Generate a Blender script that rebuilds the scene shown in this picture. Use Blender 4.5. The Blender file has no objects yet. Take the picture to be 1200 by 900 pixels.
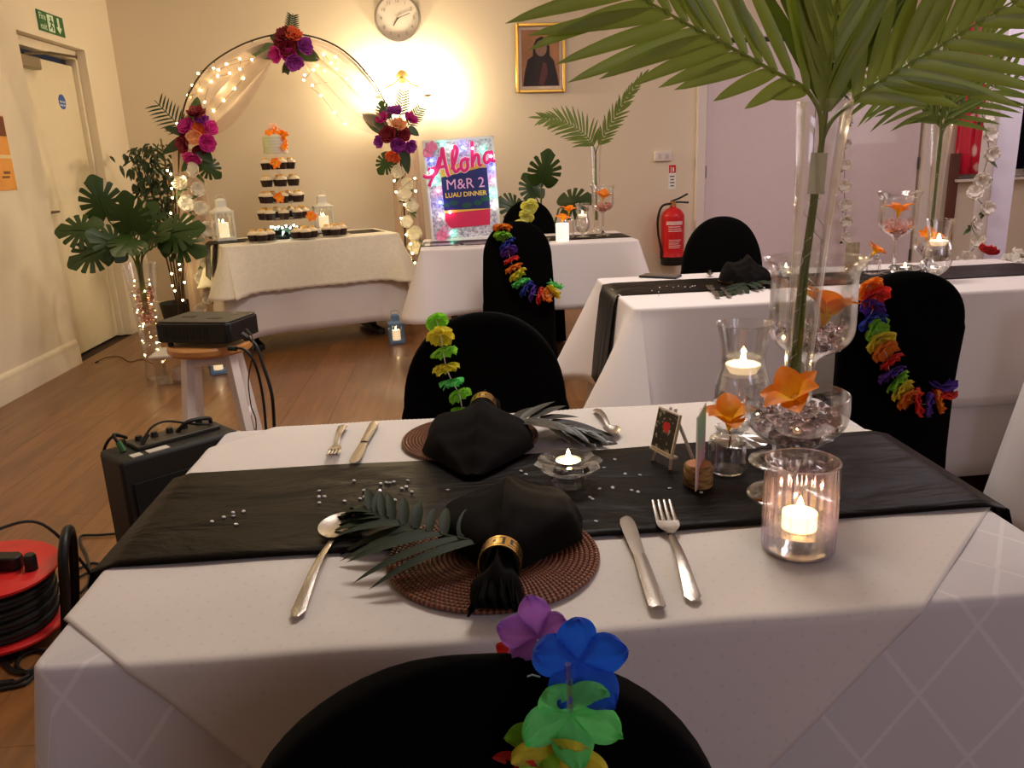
import bpy, bmesh, math, random
from math import sin, cos, pi, radians, sqrt, atan2
from mathutils import Vector, Matrix, Euler
random.seed(7)
SC = bpy.context.scene
COL = SC.collection

# ------------------------------------------------------------ camera
cam = bpy.data.cameras.new('camera')
cam.sensor_width = 36.0
cam.lens = 36.0 * 940.0 / 1200.0
cam.clip_start = 0.02
camo = bpy.data.objects.new('camera', cam)
COL.objects.link(camo)
RT = Vector((0.9966, -0.0728, -0.0389)); UP = Vector((0.0571, 0.2663, 0.9622)); FW = RT.cross(UP); FW = -FW if FW.y < 0 else FW
RT.normalize(); UP.normalize(); FW.normalize()
camo.matrix_world = Matrix(((RT.x, UP.x, -FW.x, 0), (RT.y, UP.y, -FW.y, 0), (RT.z, UP.z, -FW.z, 1.22), (0, 0, 0, 1)))
SC.camera = camo

# ------------------------------------------------------------ world, lights, exposure
W = bpy.data.worlds.new('world'); SC.world = W; W.use_nodes = True
W.node_tree.nodes['Background'].inputs[0].default_value = (0.02, 0.02, 0.025, 1)
SC.view_settings.view_transform = 'Standard'
SC.view_settings.look = 'None'
SC.view_settings.exposure = 0.22
SC.view_settings.gamma = 1.0
SC.view_settings.use_curve_mapping = False
SC.cycles.transparent_max_bounces = 48
SC.cycles.max_bounces = 14
SC.cycles.transmission_bounces = 14
SC.cycles.sample_clamp_indirect = 4.0
SC.cycles.caustics_reflective = False
SC.cycles.caustics_refractive = False

def area(name, loc, target, size, power, col, sy=None):
    l = bpy.data.lights.new(name, 'AREA'); l.energy = power; l.color = col
    l.shape = 'RECTANGLE'; l.size = size; l.size_y = sy or size
    o = bpy.data.objects.new(name, l); COL.objects.link(o); o.location = loc
    o.rotation_euler = (Vector(target) - Vector(loc)).to_track_quat('-Z', 'Y').to_euler()
    return o
def point(name, loc, power, col, r=0.02):
    l = bpy.data.lights.new(name, 'POINT'); l.energy = power; l.color = col; l.shadow_soft_size = r
    o = bpy.data.objects.new(name, l); COL.objects.link(o); o.location = loc
    return o
WARM = (1.0, 0.74, 0.42); NEUT = (1.0, 0.92, 0.84); PINK = (1.0, 0.84, 0.88); LAV = (0.82, 0.78, 1.0)
area('ceiling_lamp_hall', (0.4, 2.6, 2.85), (0.4, 2.7, 0), 1.2, 44, NEUT, 0.8)
area('ceiling_lamp_left', (-1.4, 4.6, 2.85), (-1.4, 4.7, 0), 0.8, 10, (1.0, 0.80, 0.44))
area('ceiling_lamp_right', (3.0, 4.4, 2.85), (3.0, 4.5, 0), 1.0, 28, PINK)
area('rear_room_light', (1.8, -2.4, 2.3), (0.6, 0.7, 0.5), 1.6, 24, LAV)
area('right_side_light', (5.3, 3.2, 1.9), (2.4, 3.6, 0.9), 1.4, 26, PINK)
point('wall_lamp_left_wall', (-2.35, 2.6, 1.95), 6, WARM, 0.08)

# ------------------------------------------------------------ materials
def lin(c):
    return tuple((x / 255 / 12.92 if x / 255 <= 0.04045 else ((x / 255 + 0.055) / 1.055) ** 2.4) for x in c)
class NT:
    def __init__(s, name):
        s.m = bpy.data.materials.new(name); s.m.use_nodes = True; s.t = s.m.node_tree; s.t.nodes.clear()
        s.out = s.t.nodes.new('ShaderNodeOutputMaterial')
    def n(s, typ, ins=None, **kw):
        nd = s.t.nodes.new('ShaderNode' + typ)
        for k, v in kw.items(): setattr(nd, k, v)
        for k, v in (ins or {}).items():
            if hasattr(v, 'is_output') or isinstance(v, bpy.types.NodeSocket): s.t.links.new(v, nd.inputs[k])
            else: nd.inputs[k].default_value = v
        return nd
    def coord(s, which='Object'): return s.n('TexCoord').outputs[which]
    def math(s, op, a, b=0.0, c=None):
        nd = s.n('Math', {0: a, 1: b}, operation=op)
        if c is not None: nd.inputs[2].default_value = c
        return nd.outputs[0]
    def mix(s, fac, a, b):
        nd = s.n('MixRGB'); 
        for k, v in ((0, fac), (1, a), (2, b)):
            if isinstance(v, bpy.types.NodeSocket): s.t.links.new(v, nd.inputs[k])
            else: nd.inputs[k].default_value = v if k == 0 else (*v, 1) if len(v) == 3 else v
        return nd.outputs[0]
    def end(s, sh): s.t.links.new(sh, s.out.inputs[0]); return s.m
MATS = {}
def pm(name, rgb, rough=0.5, metal=0.0, var=0.07, vs=25.0, bump=0.0, bs=300.0, trans=0.0, ior=1.45, sheen=0.0, coat=0.0, sub=0.0, emit=None, es=0.0, stretch=None, spec=0.5, thru=0.0):
    if name in MATS: return MATS[name]
    k = NT(name); c = lin(rgb); co = k.coord()
    if stretch: co = k.n('Mapping', {0: co, 3: stretch}).outputs[0]
    nz = k.n('TexNoise', {'Vector': co, 'Scale': vs, 'Detail': 4.0}).outputs[0]
    col = k.mix(nz, tuple(max(0, x * (1 - var * 2)) for x in c), tuple(min(1, x * (1 + var * 2)) for x in c))
    ins = {'Base Color': col, 'Roughness': rough, 'Metallic': metal, 'IOR': ior, 'Transmission Weight': trans, 'Sheen Weight': sheen, 'Coat Weight': coat, 'Specular IOR Level': spec}
    if sub: ins['Subsurface Weight'] = sub; ins['Subsurface Radius'] = (0.01, 0.006, 0.004)
    if emit: ins['Emission Color'] = (*lin(emit), 1); ins['Emission Strength'] = es
    if bump:
        bn = k.n('TexNoise', {'Vector': co, 'Scale': bs, 'Detail': 3.0}).outputs[0]
        ins['Normal'] = k.n('Bump', {'Height': bn, 'Strength': bump, 'Distance': 0.002}).outputs[0]
    p = k.n('BsdfPrincipled', ins).outputs[0]
    if thru:
        tr = k.n('BsdfTranslucent', {'Color': col}).outputs[0]
        p = k.n('MixShader', {0: thru, 1: p, 2: tr}).outputs[0]
    MATS[name] = k.end(p); return MATS[name]
def thin_glass(name, tint=(0.985, 0.985, 0.985), edge=(0.86, 0.86, 0.88), gloss=1.0, rough=0.02, glint=(1, 1, 1)):
    k = NT(name)
    lw = k.n('LayerWeight', {0: 0.35})
    tc = k.mix(k.math('POWER', lw.outputs[1], 5.0), tint, edge)
    tr = k.n('BsdfTransparent', {0: tc}).outputs[0]
    gl = k.n('BsdfGlossy', {0: (*glint, 1), 'Roughness': rough}).outputs[0]
    f = k.n('Fresnel', {0: 1.45}).outputs[0]
    sh = k.n('MixShader', {0: k.math('MINIMUM', k.math('MULTIPLY', f, gloss), 0.42), 1: tr, 2: gl}).outputs[0]
    return k.end(sh)
def emis(name, rgb, st):
    k = NT(name); return k.end(k.n('Emission', {0: (*lin(rgb), 1), 1: st}).outputs[0])
def glow(name, rgb, st, clear=0.9):
    k = NT(name); e = k.n('Emission', {0: (*lin(rgb), 1), 1: st}).outputs[0]; t = k.n('BsdfTransparent', {0: (clear, clear, clear, 1)}).outputs[0]
    return k.end(k.n('AddShader', {0: e, 1: t}).outputs[0])
def sheer(name, rgb, alpha):
    k = NT(name)
    nz = k.n('TexNoise', {'Vector': k.coord(), 'Scale': 9.0, 'Detail': 3.0}).outputs[0]
    d = k.n('BsdfDiffuse', {0: (*lin(rgb), 1)}).outputs[0]
    t2 = k.n('BsdfTranslucent', {0: (*lin(rgb), 1)}).outputs[0]
    dd = k.n('MixShader', {0: 0.5, 1: d, 2: t2}).outputs[0]
    tr = k.n('BsdfTransparent').outputs[0]
    return k.end(k.n('MixShader', {0: k.math('MULTIPLY_ADD', nz, 0.35, alpha - 0.17), 1: tr, 2: dd}).outputs[0])

# ------------------------------------------------------------ mesh helpers
class MB:
    def __init__(s): s.v = []; s.f = []; s.m = []; s.uv = None
    def add(s, vs, fs, mi=0):
        b = len(s.v); s.v += [tuple(v) for v in vs]
        for f in fs: s.f.append(tuple(i + b for i in f)); s.m.append(mi)
        return s
    def box(s, c, d, rz=0.0, mi=0, R=None):
        x, y, z = d[0] / 2, d[1] / 2, d[2] / 2
        M = R if R is not None else Matrix.Rotation(rz, 3, 'Z')
        vs = [M @ Vector((a * x, b * y, e * z)) + Vector(c) for a in (-1, 1) for b in (-1, 1) for e in (-1, 1)]
        return s.add(vs, [(0, 1, 3, 2), (4, 6, 7, 5), (0, 4, 5, 1), (2, 3, 7, 6), (0, 2, 6, 4), (1, 5, 7, 3)], mi)
    def grid(s, fn, nu, nv, cu=False, cv=False, mi=0, uvfn=None):
        U = nu if cu else nu + 1; V = nv if cv else nv + 1
        vs = [fn(i / nu, j / nv) for i in range(U) for j in range(V)]
        if uvfn:
            if s.uv is None: s.uv = [(0, 0)] * len(s.v)
            s.uv += [uvfn(i / nu, j / nv) for i in range(U) for j in range(V)]
        fs = []
        for i in range(nu):
            for j in range(nv):
                a, b = i, (i + 1) % U; c, d = j, (j + 1) % V
                fs.append((a * V + c, b * V + c, b * V + d, a * V + d))
        return s.add(vs, fs, mi)
    def tube(s, pts, r, seg=8, cap=True, mi=0, flat=1.0):
        pts = [Vector(p) for p in pts]; n = len(pts)
        rs = r if isinstance(r, (list, tuple)) else [r] * n
        T = [(pts[min(i + 1, n - 1)] - pts[max(i - 1, 0)]).normalized() for i in range(n)]
        a = Vector((0, 0, 1)) if abs(T[0].z) < 0.9 else Vector((1, 0, 0))
        N = (a - T[0] * a.dot(T[0])).normalized(); vs = []
        for i in range(n):
            N = (N - T[i] * N.dot(T[i])); N = N.normalized() if N.length > 1e-6 else T[i].orthogonal().normalized()
            B = T[i].cross(N)
            vs += [pts[i] + (N * cos(2 * pi * k / seg) * flat + B * sin(2 * pi * k / seg)) * rs[i] for k in range(seg)]
        fs = [(i * seg + k, i * seg + (k + 1) % seg, (i + 1) * seg + (k + 1) % seg, (i + 1) * seg + k) for i in range(n - 1) for k in range(seg)]
        if cap: fs += [tuple(range(seg - 1, -1, -1)), tuple((n - 1) * seg + k for k in range(seg))]
        return s.add(vs, fs, mi)
    def lathe(s, prof, seg=32, c=(0, 0, 0), mi=0, fn=None, closed=False):
        vs = []
        for (r, z) in prof:
            for k in range(seg):
                a = 2 * pi * k / seg; rr = r * (fn(a, z) if fn else 1)
                vs.append((c[0] + rr * cos(a), c[1] + rr * sin(a), c[2] + z))
        n = len(prof); fs = []
        for i in range(n if closed else n - 1):
            j = (i + 1) % n
            fs += [(i * seg + k, i * seg + (k + 1) % seg, j * seg + (k + 1) % seg, j * seg + k) for k in range(seg)]
        if not closed:
            fs += [tuple(range(seg - 1, -1, -1))] if prof[0][0] > 1e-5 else []
            fs += [tuple((n - 1) * seg + k for k in range(seg))] if prof[-1][0] > 1e-5 else []
        return s.add(vs, fs, mi)
    def ball(s, c, r, seg=10, rings=6, sc=(1, 1, 1), mi=0):
        prof = [(max(1e-6, sin(pi * i / rings)) , -cos(pi * i / rings)) for i in range(rings + 1)]
        vs = [(c[0] + p[0] * cos(2 * pi * k / seg) * r * sc[0], c[1] + p[0] * sin(2 * pi * k / seg) * r * sc[1], c[2] + p[1] * r * sc[2]) for p in prof for k in range(seg)]
        fs = [(i * seg + k, i * seg + (k + 1) % seg, (i + 1) * seg + (k + 1) % seg, (i + 1) * seg + k) for i in range(rings) for k in range(seg)]
        return s.add(vs, fs, mi)
    def poly(s, pts, th, axis='y', mi=0):          # extruded polygon; pts (a, b)
        n = len(pts); mk = {'y': lambda a, b, d: (a, d, b), 'z': lambda a, b, d: (a, b, d), 'x': lambda a, b, d: (d, a, b)}[axis]
        vs = [mk(a, b, 0) for a, b in pts] + [mk(a, b, th) for a, b in pts]
        fs = [tuple(range(n)), tuple(range(2 * n - 1, n - 1, -1))] + [(i, (i + 1) % n, (i + 1) % n + n, i + n) for i in range(n)]
        return s.add(vs, fs, mi)
    def xf(s, M, start=0):
        for i in range(start, len(s.v)): s.v[i] = tuple(M @ Vector(s.v[i]))
        return s
    def mesh(s, name, mats, smooth=True, ang=40):
        me = bpy.data.meshes.new(name); me.from_pydata(s.v, [], s.f); 
        mats = mats if isinstance(mats, (list, tuple)) else [mats]
        for m in mats: me.materials.append(m)
        if len(mats) > 1: me.polygons.foreach_set('material_index', s.m)
        if s.uv and len(s.uv) == len(s.v):
            u = me.uv_layers.new(name='UVMap')
            for l in me.loops: u.data[l.index].uv = s.uv[l.vertex_index]
        bm = bmesh.new(); bm.from_mesh(me); bmesh.ops.recalc_face_normals(bm, faces=bm.faces); bm.to_mesh(me); bm.free()
        me.polygons.foreach_set('use_smooth', [smooth] * len(me.polygons))
        if smooth: me.set_sharp_from_angle(angle=radians(ang))
        me.update(); return me
    def build(s, name, mats, parent=None, loc=(0, 0, 0), rot=(0, 0, 0), smooth=True, bevel=0.0, ang=40, solid=0.0):
        o = bpy.data.objects.new(name, s.mesh(name, mats, smooth, ang)); COL.objects.link(o)
        o.location = loc; o.rotation_euler = rot
        if parent: o.parent = parent
        if solid:
            md = o.modifiers.new('solid', 'SOLIDIFY'); md.thickness = solid; md.offset = 0
        if bevel:
            md = o.modifiers.new('bevel', 'BEVEL'); md.width = bevel; md.segments = 2; md.limit_method = 'ANGLE'
        return o
def tag(o, label=None, cat=None, group=None, kind=None):
    if label: o['label'] = label
    if cat: o['category'] = cat
    if group: o['group'] = group
    if kind: o['kind'] = kind
    return o
def thing(name, label, cat, loc=(0, 0, 0), rz=0.0, group=None, rot=None):
    o = bpy.data.objects.new(name, None); COL.objects.link(o); o.empty_display_size = 0.05
    o.location = loc; o.rotation_euler = rot or (0, 0, rz)
    return tag(o, label, cat, group)
KIDS = {}
def dup(root, loc, rz=None, label=None, group=None, scale=None):
    def rec(o, par):
        c = o.copy(); COL.objects.link(c)
        if par: c.parent = par
        for ch in [x for x in o.children]: rec(ch, c)
        return c
    r = rec(root, None); r.location = loc
    if rz is not None: r.rotation_euler = (0, 0, rz)
    if label: r['label'] = label
    if group: r['group'] = group
    if scale: r.scale = (scale,) * 3
    return r
def cat_rom(P, n=6):
    P = [Vector(p) for p in P]; Q = [P[0] * 2 - P[1]] + P + [P[-1] * 2 - P[-2]]; out = []
    for i in range(1, len(Q) - 2):
        for k in range(n):
            t = k / n
            out.append(0.5 * ((2 * Q[i]) + (Q[i + 1] - Q[i - 1]) * t + (2 * Q[i - 1] - 5 * Q[i] + 4 * Q[i + 1] - Q[i + 2]) * t * t + (3 * Q[i] - Q[i - 1] - 3 * Q[i + 1] + Q[i + 2]) * t ** 3))
    return out + [P[-1]]
def text(body, size, mat, parent, loc, rot, name='lettering', ext=0.001, align='CENTER', shear=0.0, bold=0.0):
    cu = bpy.data.curves.new(name, 'FONT'); cu.body = body; cu.size = size; cu.extrude = ext; cu.align_x = align; cu.align_y = 'CENTER'; cu.shear = shear; cu.offset = bold
    cu.resolution_u = 3
    t = bpy.data.objects.new(name, cu); COL.objects.link(t)
    me = bpy.data.meshes.new_from_object(t.evaluated_get(bpy.context.evaluated_depsgraph_get()))
    COL.objects.unlink(t); bpy.data.objects.remove(t)
    o = bpy.data.objects.new(name, me); me.materials.clear(); me.materials.append(mat); COL.objects.link(o)
    o.parent = parent; o.location = loc; o.rotation_euler = rot
    return o

# common materials
GLASS = thin_glass('clear_glass')
GLASS2 = thin_glass('bright_clear_glass', edge=(0.66, 0.66, 0.69), gloss=1.9, rough=0.03)
LENS = pm('solid_glass', (250, 250, 250), 0.02, trans=1.0, var=0)
WATER = thin_glass('water_surface', gloss=0.8)
FLAME = glow('candle_flame', (255, 220, 150), 22)
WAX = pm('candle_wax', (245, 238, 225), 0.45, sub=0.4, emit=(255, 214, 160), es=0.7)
TIN = pm('tealight_tin', (190, 190, 190), 0.3, 1.0)
STEEL = pm('brushed_steel', (156, 147, 140), 0.28, 1.0, var=0.03, bump=0.15, bs=400)
GOLD = pm('gold_metal', (226, 178, 84), 0.28, 1.0)
BLACKM = pm('black_metal', (16, 15, 15), 0.45)
BLACKP = pm('black_plastic', (18, 17, 16), 0.42, bump=0.1, bs=600)
RUBBER = pm('black_rubber', (12, 12, 12), 0.55)
BLACKF = pm('black_chair_cloth', (5, 4, 4), 0.95, bump=0.25, bs=900, spec=0.08)
NAPK = pm('black_napkin_cloth', (11, 7, 6), 0.92, bump=0.3, bs=1500, spec=0.12)
ORANGE = None
WHITEP = pm('white_gloss_paint', (226, 216, 208), 0.4, var=0.02)
WHITEM = pm('white_painted_metal', (228, 226, 222), 0.4)
LEAFD = pm('dark_leaf_green', (44, 62, 34), 0.42, var=0.2, vs=14, bump=0.2, bs=60, thru=0.12)
LEAFM = pm('monstera_green', (50, 72, 30), 0.36, var=0.2, vs=14, thru=0.1)
PALMG = pm('palm_frond_green', (140, 154, 54), 0.42, var=0.16, vs=9, bump=0.2, bs=60, thru=0.18)
PALMT = pm('table_palm_green', (32, 44, 28), 0.6, spec=0.2, var=0.2, vs=14, bump=0.15, bs=60)
STEMG = pm('stem_green', (92, 108, 42), 0.5, var=0.15, vs=30)

def flower_mat(name, c1, c2, rad):
    k = NT(name); co = k.coord()
    d = k.n('VectorMath', {0: co}, operation='LENGTH').outputs['Value']
    nz = k.n('TexNoise', {'Vector': co, 'Scale': 2.5 / rad, 'Detail': 3.0}).outputs[0]
    f = k.math('ADD', k.math('MULTIPLY', d, 1.0 / rad), k.math('MULTIPLY_ADD', nz, 0.9, -0.45))
    r = k.n('ValToRGB', {0: f}); e = r.color_ramp.elements
    e[0].position = 0.25; e[0].color = (*lin(c1), 1); e[1].position = 0.95; e[1].color = (*lin(c2), 1)
    p = k.n('BsdfPrincipled', {'Base Color': r.outputs[0], 'Roughness': 0.55}).outputs[0]
    t = k.n('BsdfTranslucent', {0: r.outputs[0]}).outputs[0]
    return k.end(k.n('MixShader', {0: 0.3, 1: p, 2: t}).outputs[0])
ORANGE = flower_mat('orange_petal', (255, 206, 30), (250, 140, 10), 0.035)
ORANGES = flower_mat('small_orange_petal', (255, 186, 30), (250, 132, 12), 0.03)

# ------------------------------------------------------------ room
XL, XR, YF, YB, ZC = -2.6, 5.8, -2.8, 7.0, 2.9
def wall_mat(name, rgb):
    return pm(name, rgb, 0.75, var=0.025, vs=1.5, bump=0.12, bs=120)
WALLM = wall_mat('magnolia_wall', (226, 212, 190))
def struct(o): o['kind'] = 'structure'; return o
# floor slab with laminate planks
FL = struct(MB().box(((XL + XR) / 2, (YF + YB) / 2, -0.06), (XR - XL + 0.6, YB - YF + 0.6, 0.096)).build('floor', pm('floor_underlay', (60, 40, 25), 0.9)))
k = NT('oak_laminate'); co = k.coord()
oi = k.n('ObjectInfo').outputs['Random']
mp = k.n('Mapping', {0: co, 3: (9.0, 0.8, 1.0)}).outputs[0]
off = k.n('VectorMath', {0: mp, 1: k.n('CombineXYZ', {0: k.math('MULTIPLY', oi, 40.0), 1: k.math('MULTIPLY', oi, 17.0)}).outputs[0]}, operation='ADD').outputs[0]
nz = k.n('TexNoise', {'Vector': off, 'Scale': 2.2, 'Detail': 6.0, 'Distortion': 1.2}).outputs[0]
r = k.n('ValToRGB', {0: nz}); e = r.color_ramp.elements
e[0].position = 0.3; e[0].color = (*lin((104, 66, 34)), 1); e[1].position = 0.75; e[1].color = (*lin((142, 94, 52)), 1)
sx = k.n('SeparateXYZ', {0: co}).outputs[0]
strip = k.n('TexWhiteNoise', {'W': k.math('ADD', k.math('FLOOR', k.math('MULTIPLY', sx, 12.5)), k.math('MULTIPLY', oi, 99.0))}, noise_dimensions='1D').outputs[0]
c2 = k.n('HueSaturation', {'Color': r.outputs[0], 'Value': k.math('ADD', k.math('MULTIPLY_ADD', strip, 0.14, 0.86), k.math('MULTIPLY', oi, 0.1))}).outputs[0]
PLANK = k.end(k.n('BsdfPrincipled', {'Base Color': c2, 'Roughness': 0.33, 'Coat Weight': 0.1}).outputs[0])
pw, pl = 0.24, 1.38
pmesh = {}
for i in range(35):
    x0 = XL + i * pw; yy = YF - (i * 0.47 % 1.0) * pl
    while yy < YB:
        a, b = max(yy, YF), min(yy + pl, YB)
        if b - a > 0.05 and b > -0.4:
            key = round(b - a, 2); w = min(pw, XR - x0)
            if (key, w) not in pmesh: pmesh[(key, w)] = MB().box((0, 0, 0), (w - 0.0012, key - 0.0012, 0.012)).mesh('plank', PLANK, False)
            o = bpy.data.objects.new('plank', pmesh[(key, w)]); COL.objects.link(o); o.parent = FL; o.location = (x0 + w / 2, (a + b) / 2, -0.006)
        yy += pl
# left wall with door opening
D0, D1, DH = 5.5, 6.45, 2.1
w = MB(); TH = 0.18
w.box((XL - TH / 2, (YF + D0) / 2, ZC / 2), (TH, D0 - YF, ZC)); w.box((XL - TH / 2, (D1 + YB) / 2, ZC / 2), (TH, YB - D1, ZC)); w.box((XL - TH / 2, (D0 + D1) / 2, (DH + ZC) / 2), (TH, D1 - D0, ZC - DH))
struct(w.build('wall_left', WALLM, smooth=False))
WX0, WX1, WZ0, WZ1 = 4.42, 5.5, 0.90, 2.3     # window
w = MB(); yb = YB + 0.12
DX0, DX1, D2H = 2.16, 4.1, 2.12
for x0, x1, z0, z1 in ((XL - 0.2, DX0, 0, ZC), (DX0, DX1, D2H, ZC), (DX1, WX0, 0, ZC), (WX0, WX1, 0, WZ0), (WX0, WX1, WZ1, ZC), (WX1, XR + 0.2, 0, ZC)):
    w.box(((x0 + x1) / 2, yb, (z0 + z1) / 2), (x1 - x0, 0.24, z1 - z0))
struct(w.build('wall_back', WALLM, smooth=False))
struct(MB().box((XR + 0.1, (YF + YB) / 2, ZC / 2), (0.2, YB - YF, ZC)).build('wall_right', WALLM, smooth=False))
struct(MB().box(((XL + XR) / 2, YF - 0.1, ZC / 2), (XR - XL + 0.4, 0.2, ZC)).build('wall_front', WALLM, smooth=False))
struct(MB().box(((XL + XR) / 2, (YF + YB) / 2, ZC + 0.08), (XR - XL + 0.6, YB - YF + 0.6, 0.16)).build('ceiling', wall_mat('ceiling_white', (226, 220, 210)), smooth=False))
# baseboards
def base_prof(L, axis):
    pts = [(0, 0), (0.02, 0), (0.02, 0.115), (0.016, 0.125), (0.018, 0.135), (0.012, 0.15), (0.006, 0.162), (0, 0.165)]
    return MB().poly(pts, L, axis)
SKIRT = pm('cream_skirting_paint', (226, 212, 188), 0.45, var=0.03)
o = base_prof(D0 - YF, 'y'); o.v = [(x, y, z) for x, y, z in o.v]; struct(o.build('baseboard_left', SKIRT, loc=(XL, YF, 0)))
for i, (x0, x1) in enumerate(((XL + 0.02, DX0 - 0.08), (DX1 + 0.08, XR))):
    b = base_prof(x1 - x0, 'x'); b.v = [(x, -y, z) for x, y, z in b.v]
    struct(b.build('baseboard_back', SKIRT, loc=(x0, YB, 0)))
# door_1 (left wall)
fr = struct(bpy.data.objects.new('door_1', None)); COL.objects.link(fr); fr.location = (XL, D0, 0)
MB().box((-0.115, 0.475, 1.0), (0.04, 0.89, 1.98)).build('door_leaf', pm('door_cream_paint', (222, 208, 180), 0.5, var=0.02), fr, bevel=0.003)
f = MB(); f.box((-0.1, 0.015, 1.04), (0.08, 0.03, 2.08)); f.box((-0.1, 0.935, 1.04), (0.08, 0.03, 2.08)); f.box((-0.1, 0.475, 2.065), (0.08, 0.95, 0.06))
f.build('door_frame', SKIRT, fr, bevel=0.004)
cl = MB().box((-0.065, 0.19, 1.94), (0.06, 0.27, 0.075)).build('door_closer', pm('closer_silver', (150, 138, 120), 0.35, 0.8), fr, bevel=0.006)
MB().tube([(-0.06, 0.16, 1.985), (0.015, 0.36, 2.01), (-0.03, 0.86, 2.045)], 0.009, 8).build('closer_arm', pm('closer_arm_metal', (96, 84, 68), 0.4, 0.8), cl)
sg = MB().lathe([(0, 0), (0.05, 0), (0.05, 0.003), (0, 0.003)], 28).build('door_notice', pm('safety_blue', (38, 82, 168), 0.4), fr, (-0.094, 0.66, 1.73), (0, radians(90), 0))
tag(sg, 'round blue door notice')
SIGNW = pm('sign_white', (240, 240, 236), 0.5)
text('Fire door', 0.022, SIGNW, sg, (0, 0, 0.0035), (0, 0, radians(90)), 'notice_lettering'); text('keep shut', 0.022, SIGNW, sg, (0.022, 0, 0.0035), (0, 0, radians(90)), 'notice_lettering')
MB().tube([(-0.095, 0.1, 1.0), (-0.05, 0.1, 1.0), (-0.05, 0.22, 1.0)], 0.009).build('door_handle', STEEL, fr)
# door_2 double door back wall
fr = struct(bpy.data.objects.new('door_2', None)); COL.objects.link(fr); fr.location = (DX0, YB, 0)
DW = DX1 - DX0
DPAINT = pm('door_white_paint', (222, 206, 208), 0.3, var=0.02, coat=0.2)
for x0, x1 in ((0.02, DW / 2 - 0.003), (DW / 2 + 0.003, DW - 0.02)):
    lf = MB().box(((x0 + x1) / 2, 0.045, 1.045), (x1 - x0, 0.045, 2.07)).build('door_leaf', DPAINT, fr, bevel=0.004)
    xh = x0 if x0 < 0.1 else x1
    for z in (0.25, 1.05, 1.85): MB().tube([(xh, 0.015, z - 0.05), (xh, 0.015, z + 0.05)], 0.008).build('hinge', pm('hinge_steel', (96, 88, 88), 0.4, 0.9), lf)
f = MB(); f.box((-0.035, -0.012, 1.07), (0.08, 0.05, 2.14)); f.box((DW + 0.035, -0.012, 1.07), (0.08, 0.05, 2.14)); f.box((DW / 2, -0.012, 2.15), (DW + 0.15, 0.05, 0.075))
f.build('door_frame', WHITEP, fr, bevel=0.006)
# window_1 back right
fr = struct(bpy.data.objects.new('window_1', None)); COL.objects.link(fr); fr.location = (WX0, YB, WZ0)
ww, wh = WX1 - WX0, WZ1 - WZ0
f = MB()
for x in (0.03, ww / 2, ww - 0.03): f.box((x, 0.12, wh / 2), (0.06, 0.06, wh))
for z in (0.03, wh - 0.03): f.box((ww / 2, 0.12, z), (ww, 0.06, 0.06))
f.build('window_frame', WHITEP, fr, bevel=0.004)
NIGHT = thin_glass('window_pane_glass', tint=(0.25, 0.25, 0.3), edge=(0.1, 0.1, 0.12))
for x in (0.03, ww / 2): MB().box((x + ww / 4 - 0.015, 0.12, wh / 2), (ww / 2 - 0.06, 0.006, wh - 0.12)).build('pane', NIGHT, fr, smooth=False)
MB().box((ww / 2, -0.03, -0.012), (ww + 0.1, 0.18, 0.024)).build('window_sill', WHITEP, fr, bevel=0.004)
# white post in front of the right window
struct(MB().box((3.44, 5.02, ZC / 2), (0.15, 0.15, ZC)).build('trim_1', pm('white_post_paint', (206, 200, 214), 0.5, var=0.02), bevel=0.005))
# satin curtain
k = NT('red_satin_print'); co = k.coord()
vz = k.n('TexVoronoi', {'Vector': k.n('Mapping', {0: co, 3: (1.0, 1.0, 0.6)}).outputs[0], 'Scale': 9.0}).outputs['Distance']
nz = k.n('TexNoise', {'Vector': co, 'Scale': 14.0, 'Detail': 3.0}).outputs[0]
f_ = k.n('ValToRGB', {0: k.math('ADD', vz, k.math('MULTIPLY', nz, 0.5))}); e = f_.color_ramp.elements
e[0].position = 0.42; e[0].color = (*lin((250, 206, 196)), 1); e[1].position = 0.55; e[1].color = (*lin((214, 26, 62)), 1)
CUR = k.end(k.n('BsdfPrincipled', {'Base Color': f_.outputs[0], 'Roughness': 0.3}).outputs[0])
def curtain(x0, x1, ph):
    return MB().grid(lambda u, v: (x0 + (x1 - x0) * u, YB - 0.06 + 0.025 * sin(u * 19 + ph), 0.94 + v * 1.45), 48, 8).build('curtain', CUR, solid=0.004)
tag(curtain(4.36, 4.80, 0), 'red patterned satin curtain left of the white post', 'curtain')
tag(curtain(5.02, 5.5, 1), 'red patterned satin curtain on the right side of the window', 'curtain')
# ============================================================ furniture builders
def table(label, cx, cy, w, d, h, rz=0.0):
    t = thing('folding_table', label, 'table', (cx, cy, 0), rz)
    top = pm('table_top_board', (150, 120, 90), 0.5)
    MB().box((0, 0, h - 0.016), (w - 0.012, d - 0.012, 0.024)).build('tabletop', top, t, bevel=0.004)
    for sx in (-1, 1):
        x = sx * (w / 2 - 0.16)
        m = MB(); m.box((x, -0.04, h / 2), (0.04, 0.05, h - 0.08)); m.box((x, 0.04, h / 2), (0.04, 0.05, h - 0.08))
        m.build('leg', BLACKM, t, bevel=0.004)
        MB().box((x, 0, 0.032), (0.055, d - 0.1, 0.04)).build('foot', BLACKM, t, bevel=0.008)
    return t

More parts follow.
